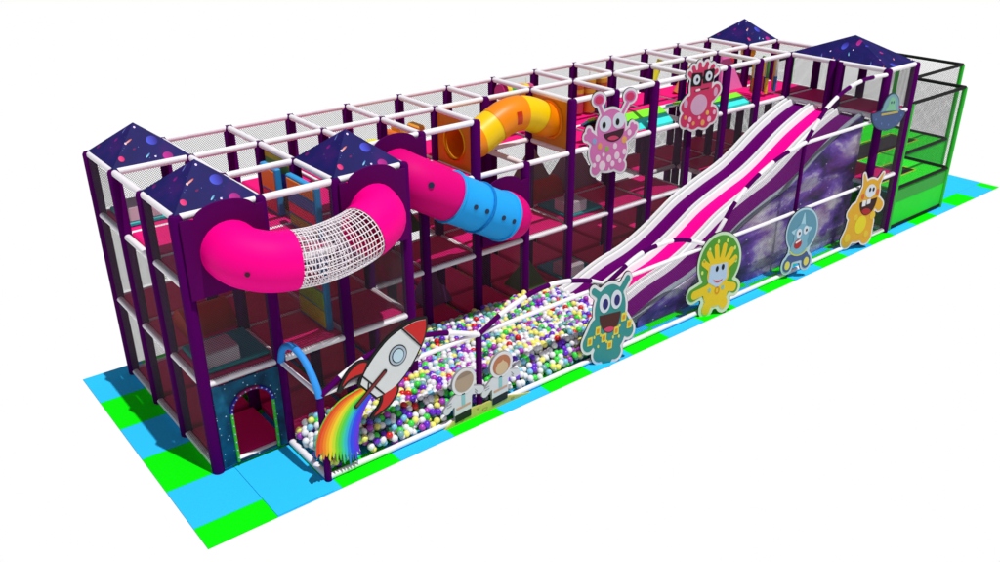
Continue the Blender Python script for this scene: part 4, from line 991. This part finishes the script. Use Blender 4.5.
# padded colour boards beside the middle roof
def colour_board(x, y0, y1, z0, z1, label, rows):
    t = thing('padded_board', label, 'padded board', (x, (y0 + y1) / 2, z0)); mb = MB(); mb.bbox((x, y0, z0), (x + 0.09, y1, z1), 0.015); p = part('pad', mb, mat('board_blue', (44, 156, 220), 0.5), t)
    n = len(rows); hz = (z1 - z0 - 0.06) / n
    for i, c in enumerate(rows):
        mb = MB(); mb.bbox((x - 0.012, y0 + 0.04, z0 + 0.03 + i * hz + 0.012), (x + 0.004, y1 - 0.04, z0 + 0.03 + (i + 1) * hz - 0.012), 0.004); part('colour_panel', mb, mat('board_%d_%d_%d' % c, c, 0.55), p)
colour_board(1.82, Y(1) + 0.25, Y(1) + 0.72, L2 + 0.034, L2 + 0.70, 'freestanding sky blue and orange padded board behind the net tunnel', [(220, 50, 80), (246, 130, 20)])
colour_board(1.80, 0.16, 0.95, L2 + 0.034, T - 0.10, 'sky blue padded board with orange and red panels under the middle roof', [(150, 190, 40), (250, 50, 96), (70, 120, 190), (250, 140, 20)])
colour_board(1.80, 0.16, 0.95, L1 + 0.034, L2 - 0.12, 'sky blue padded board with lime and yellow panels below the net tunnel', [(214, 226, 40), (160, 210, 50), (236, 80, 110), (80, 130, 200)])
colour_board(1.06, Y(1) + 0.1, Y(1) + 0.9, L2 + 0.034, L2 + 0.28, 'low sky blue padded board next to the doorway roof', [(44, 120, 190)])
M_BANDS = striped('band_board', [(222, 170, 20), (206, 110, 20), (60, 40, 170), (50, 90, 190), (80, 150, 70), (190, 170, 30)], 2, 0.80, -0.005)
mb = MB(); mb.bbox((2.0, Y(1) + 0.12, L2 + 0.034), (2.05, Y(2) - 0.12, T - 0.06), 0.01); solo('banded_board', mb, M_BANDS, 'upright board of orange, violet, blue and green bands behind the blue edged boards', 'board', (2.02, Y(1.5), L2 + 0.034))
# rainbow roll, punch rolls, noodles
RB_C = [(206, 30, 130), (240, 214, 40), (40, 170, 60), (40, 60, 200), (240, 150, 40), (232, 200, 60), (200, 60, 120)]
t = thing('rainbow_roll', 'rainbow banded foam roll hanging behind the yellow and orange arched tube', 'foam roll', (7.3, 2.75, 3.1))
for i, c in enumerate(RB_C): mb = MB(); mb.tube((6.92 + 0.105 * i, 2.85, 3.28 - 0.012 * i), (6.92 + 0.105 * (i + 1) - 0.003, 2.85, 3.28 - 0.012 * (i + 1)), 0.135, 16); part('band', mb, mat('roll_%d_%d_%d' % c, c, 0.5), t)
mb = MB(); [mb.tube((x, 2.85, 3.2), (x, 2.85, T), 0.008, 6) for x in (7.0, 7.55)]; part('cord', mb, M_WHITE, t)
for i, (x, y, c, w) in enumerate(((8.62, 2.62, (206, 50, 90), 'raspberry'), (8.86, 2.55, (220, 110, 40), 'orange'), (9.12, 2.50, (60, 130, 190), 'blue'))):
    t = thing('punch_roll', w + ' hanging punch roll with a yellow checked top, in the row behind the lilac monster', 'punch roll', (x, y, L2 + 0.1), 'punch rolls behind the lilac monster')
    mb = MB(); mb.tube((x, y, L2 + 0.08), (x, y, L2 + 0.45), 0.12, 14); part('roll', mb, mat('punch_%d' % i, c, 0.5), t)
    for j in range(3): mb = MB(); mb.tube((x, y, L2 + 0.453 + 0.08 * j), (x, y, L2 + 0.53 + 0.08 * j), 0.121, 14); part('band', mb, mat('punch_band_%d' % (j % 2), [(226, 150, 50), (200, 80, 40)][j % 2], 0.5), t)
    mb = MB(); mb.tube((x, y, L2 + 0.69), (x, y, T), 0.01, 6); part('cord', mb, M_WHITE, t)
NC = [(240, 214, 40), (40, 80, 190), (230, 120, 30), (50, 150, 60), (236, 200, 40), (60, 60, 160), (226, 80, 40), (240, 220, 60), (40, 110, 180), (220, 150, 30)]
NN = ['yellow', 'blue', 'orange', 'green', 'amber', 'indigo', 'red', 'lemon', 'azure', 'ochre']
for i, c in enumerate(NC):
    x = 12.24 + 0.075 * i + 0.02 * (i % 2); y = 1.22 + 0.10 * (i % 4)
    t = thing('foam_noodle', NN[i] + ' hanging foam noodle in the cluster left of the wide right roof', 'noodle', (x, y, L2 + 0.1), 'hanging noodles by the wide roof')
    mb = MB(); mb.tube((x, y, L2 + 0.10), (x, y, L2 + 0.40), 0.036, 10); part('foam', mb, mat('noodle_%d' % i, c, 0.5), t)
    mb = MB(); mb.tube((x, y, L2 + 0.40), (x, y, T - 0.08), 0.030, 10); part('tip', mb, mat('noodle_tip_%d' % (i % 3), [(230, 190, 30), (70, 140, 60), (210, 210, 200)][i % 3], 0.5), t)
mb = MB(); mb.sphere((13.6, 2.5, 3.2), 0.16, 18, 12); solo('hanging_ball', mb, M_YEL, 'yellow hanging ball under the small rear roof', 'ball', (13.6, 2.5, 3.2))
mb = MB(); mb.sphere((12.9, 2.5, 3.12), 0.15, 18, 12); solo('hanging_ball', mb, mat('crimson_vinyl', (216, 30, 70), 0.4), 'crimson hanging ball left of the coloured noodles', 'ball', (12.9, 2.5, 3.12))
# bent colour bridge
BRC = [(60, 240, 230), (130, 250, 40), (240, 24, 120), (130, 250, 40), (60, 240, 230)]
for n_, (x0, lb) in enumerate(((8.15, 'wavy bridge of pink, lime and turquoise planks between the two pink monsters'), (10.45, 'wavy bridge of pink, lime and turquoise planks right of the spectacled monster'))):
    t = thing('wavy_bridge', lb, 'bridge', (x0, 1.5, L2), 'plank bridges on the upper deck')
    for i in range(5):
        h_ = [L2 + 0.04 + (0.24, 0.14)[n_] * math.sin(PI * (q + 0.06 - 0.12 * (q > i)) / 5) for q in (i, i + 1)]; ya, yb = Y(1) + 0.08 + 0.18 * i, Y(1) + 0.08 + 0.18 * (i + 1) - 0.006
        mb = MB(); x1 = x0 + 1.5
        mb.add([(x0, ya, h_[0]), (x1, ya, h_[0]), (x1, yb, h_[1]), (x0, yb, h_[1]), (x0, ya, h_[0] - 0.05), (x1, ya, h_[0] - 0.05), (x1, yb, h_[1] - 0.05), (x0, yb, h_[1] - 0.05)], [(0, 1, 2, 3), (7, 6, 5, 4), (0, 4, 5, 1), (1, 5, 6, 2), (2, 6, 7, 3), (3, 7, 4, 0)]); part('plank', mb, mat('plank_%d_%d_%d' % BRC[i], BRC[i], 0.5), t)
def leaning(a, b, w, m, label): mb = MB(); mb.sweep([a, b], w, 4); return solo('foam_bar', mb, m, label, 'foam bar', a)
leaning((10.75, 2.75, L2 + 0.05), (11.05, 2.75, T - 0.12), 0.09, mat('lemon_foam', (232, 226, 50), 0.55), 'leaning lemon yellow foam bar by the back net')
leaning((11.35, 2.55, L2 + 0.05), (11.7, 2.55, L2 + 0.52), 0.08, mat('tan_orange_foam', (224, 130, 70), 0.55), 'leaning tan orange foam bar left of the spectacled monster')
t = thing('toy_train', 'small orange, yellow and white toy in the bay behind the pink tube elbow', 'toy', (4.7, 2.6, L2 + 0.04))
for i, (c, hh) in enumerate((((226, 110, 30), .46), ((240, 200, 40), .54), ((214, 60, 60), .44), ((240, 170, 60), .50))): mb = MB(); mb.bbox((4.42 + 0.16 * i, 2.45, L2 + 0.04), (4.57 + 0.16 * i, 2.8, L2 + hh), 0.03); part('block', mb, mat('toy_%d' % i, c, 0.5), t)
mb = MB(); mb.bbox((3.9, 2.5, L2 + 0.04), (4.3, 2.8, L2 + 0.36), 0.05); solo('foam_block', mb, mat('lemon_foam', (232, 226, 50), 0.55), 'lemon yellow foam block just behind the middle canopy roof', 'foam block', (4.1, 2.65, L2 + 0.04))

# ------------------------------------------------------------------ world: even studio surround, white below
W = bpy.data.worlds.new('World'); S.world = W; W.use_nodes = True
nt = W.node_tree; nt.nodes.clear()
out = nt.nodes.new('ShaderNodeOutputWorld'); bg = nt.nodes.new('ShaderNodeBackground'); tc = nt.nodes.new('ShaderNodeTexCoord'); sx = nt.nodes.new('ShaderNodeSeparateXYZ'); cr = nt.nodes.new('ShaderNodeValToRGB')
mr = nt.nodes.new('ShaderNodeMapRange'); mr.inputs[1].default_value = -0.05; mr.inputs[2].default_value = 0.05
nt.links.new(tc.outputs['Generated'], sx.inputs[0]); nt.links.new(sx.outputs[2], mr.inputs[0]); nt.links.new(mr.outputs[0], cr.inputs[0])
cr.color_ramp.elements[0].color = (1, 1, 1, 1); cr.color_ramp.elements[1].color = (0.25, 0.25, 0.285, 1)
nt.links.new(cr.outputs[0], bg.inputs[0]); bg.inputs[1].default_value = 1.0; nt.links.new(bg.outputs[0], out.inputs[0])
# one distant lamp gives the crisp shadows
d = Vector((0.065, -0.31, 1.0)).normalized(); D_ = 200.0
la = bpy.data.lights.new('studio_lamp', 'AREA'); la.shape = 'DISK'; la.size = 2.0; la.energy = 3.1 * PI * D_ * D_; la.color = (1.0, 0.99, 0.97)
lo = bpy.data.objects.new('studio_lamp', la); COL.objects.link(lo); lo.location = Vector((6, 0.5, 0)) + d * D_; lo.rotation_euler = d.to_track_quat('Z', 'Y').to_euler()

# ------------------------------------------------------------------ camera
cam = bpy.data.cameras.new('Camera'); co = bpy.data.objects.new('Camera', cam); COL.objects.link(co); S.camera = co
R = Matrix(((0.7794066427067472, -0.6264903580702016, -0.005925921841160975), (0.27600531547594215, 0.3348518706834934, 0.9009413357865154), (-0.5624467540431028, -0.7038352477283555, 0.4339004412552975)))
co.matrix_world = Matrix.Translation((-3.00102, -9.44857, 6.99935)) @ R.transposed().to_4x4()
cam.sensor_width = 36.0; cam.lens = 892.33 / 1000 * 36.0
cam.shift_x = (500 - 496.31) / 1000; cam.shift_y = (289.43 - 281) / 1000
cam.clip_start = 0.1; cam.clip_end = 500
S.view_settings.view_transform = 'Standard'; S.view_settings.look = 'None'; S.view_settings.exposure = 0.0; S.view_settings.gamma = 1.0
S.render.engine = 'CYCLES'
S.cycles.max_bounces = 6
for o in S.objects:
    if 'org' in o: del o['org']
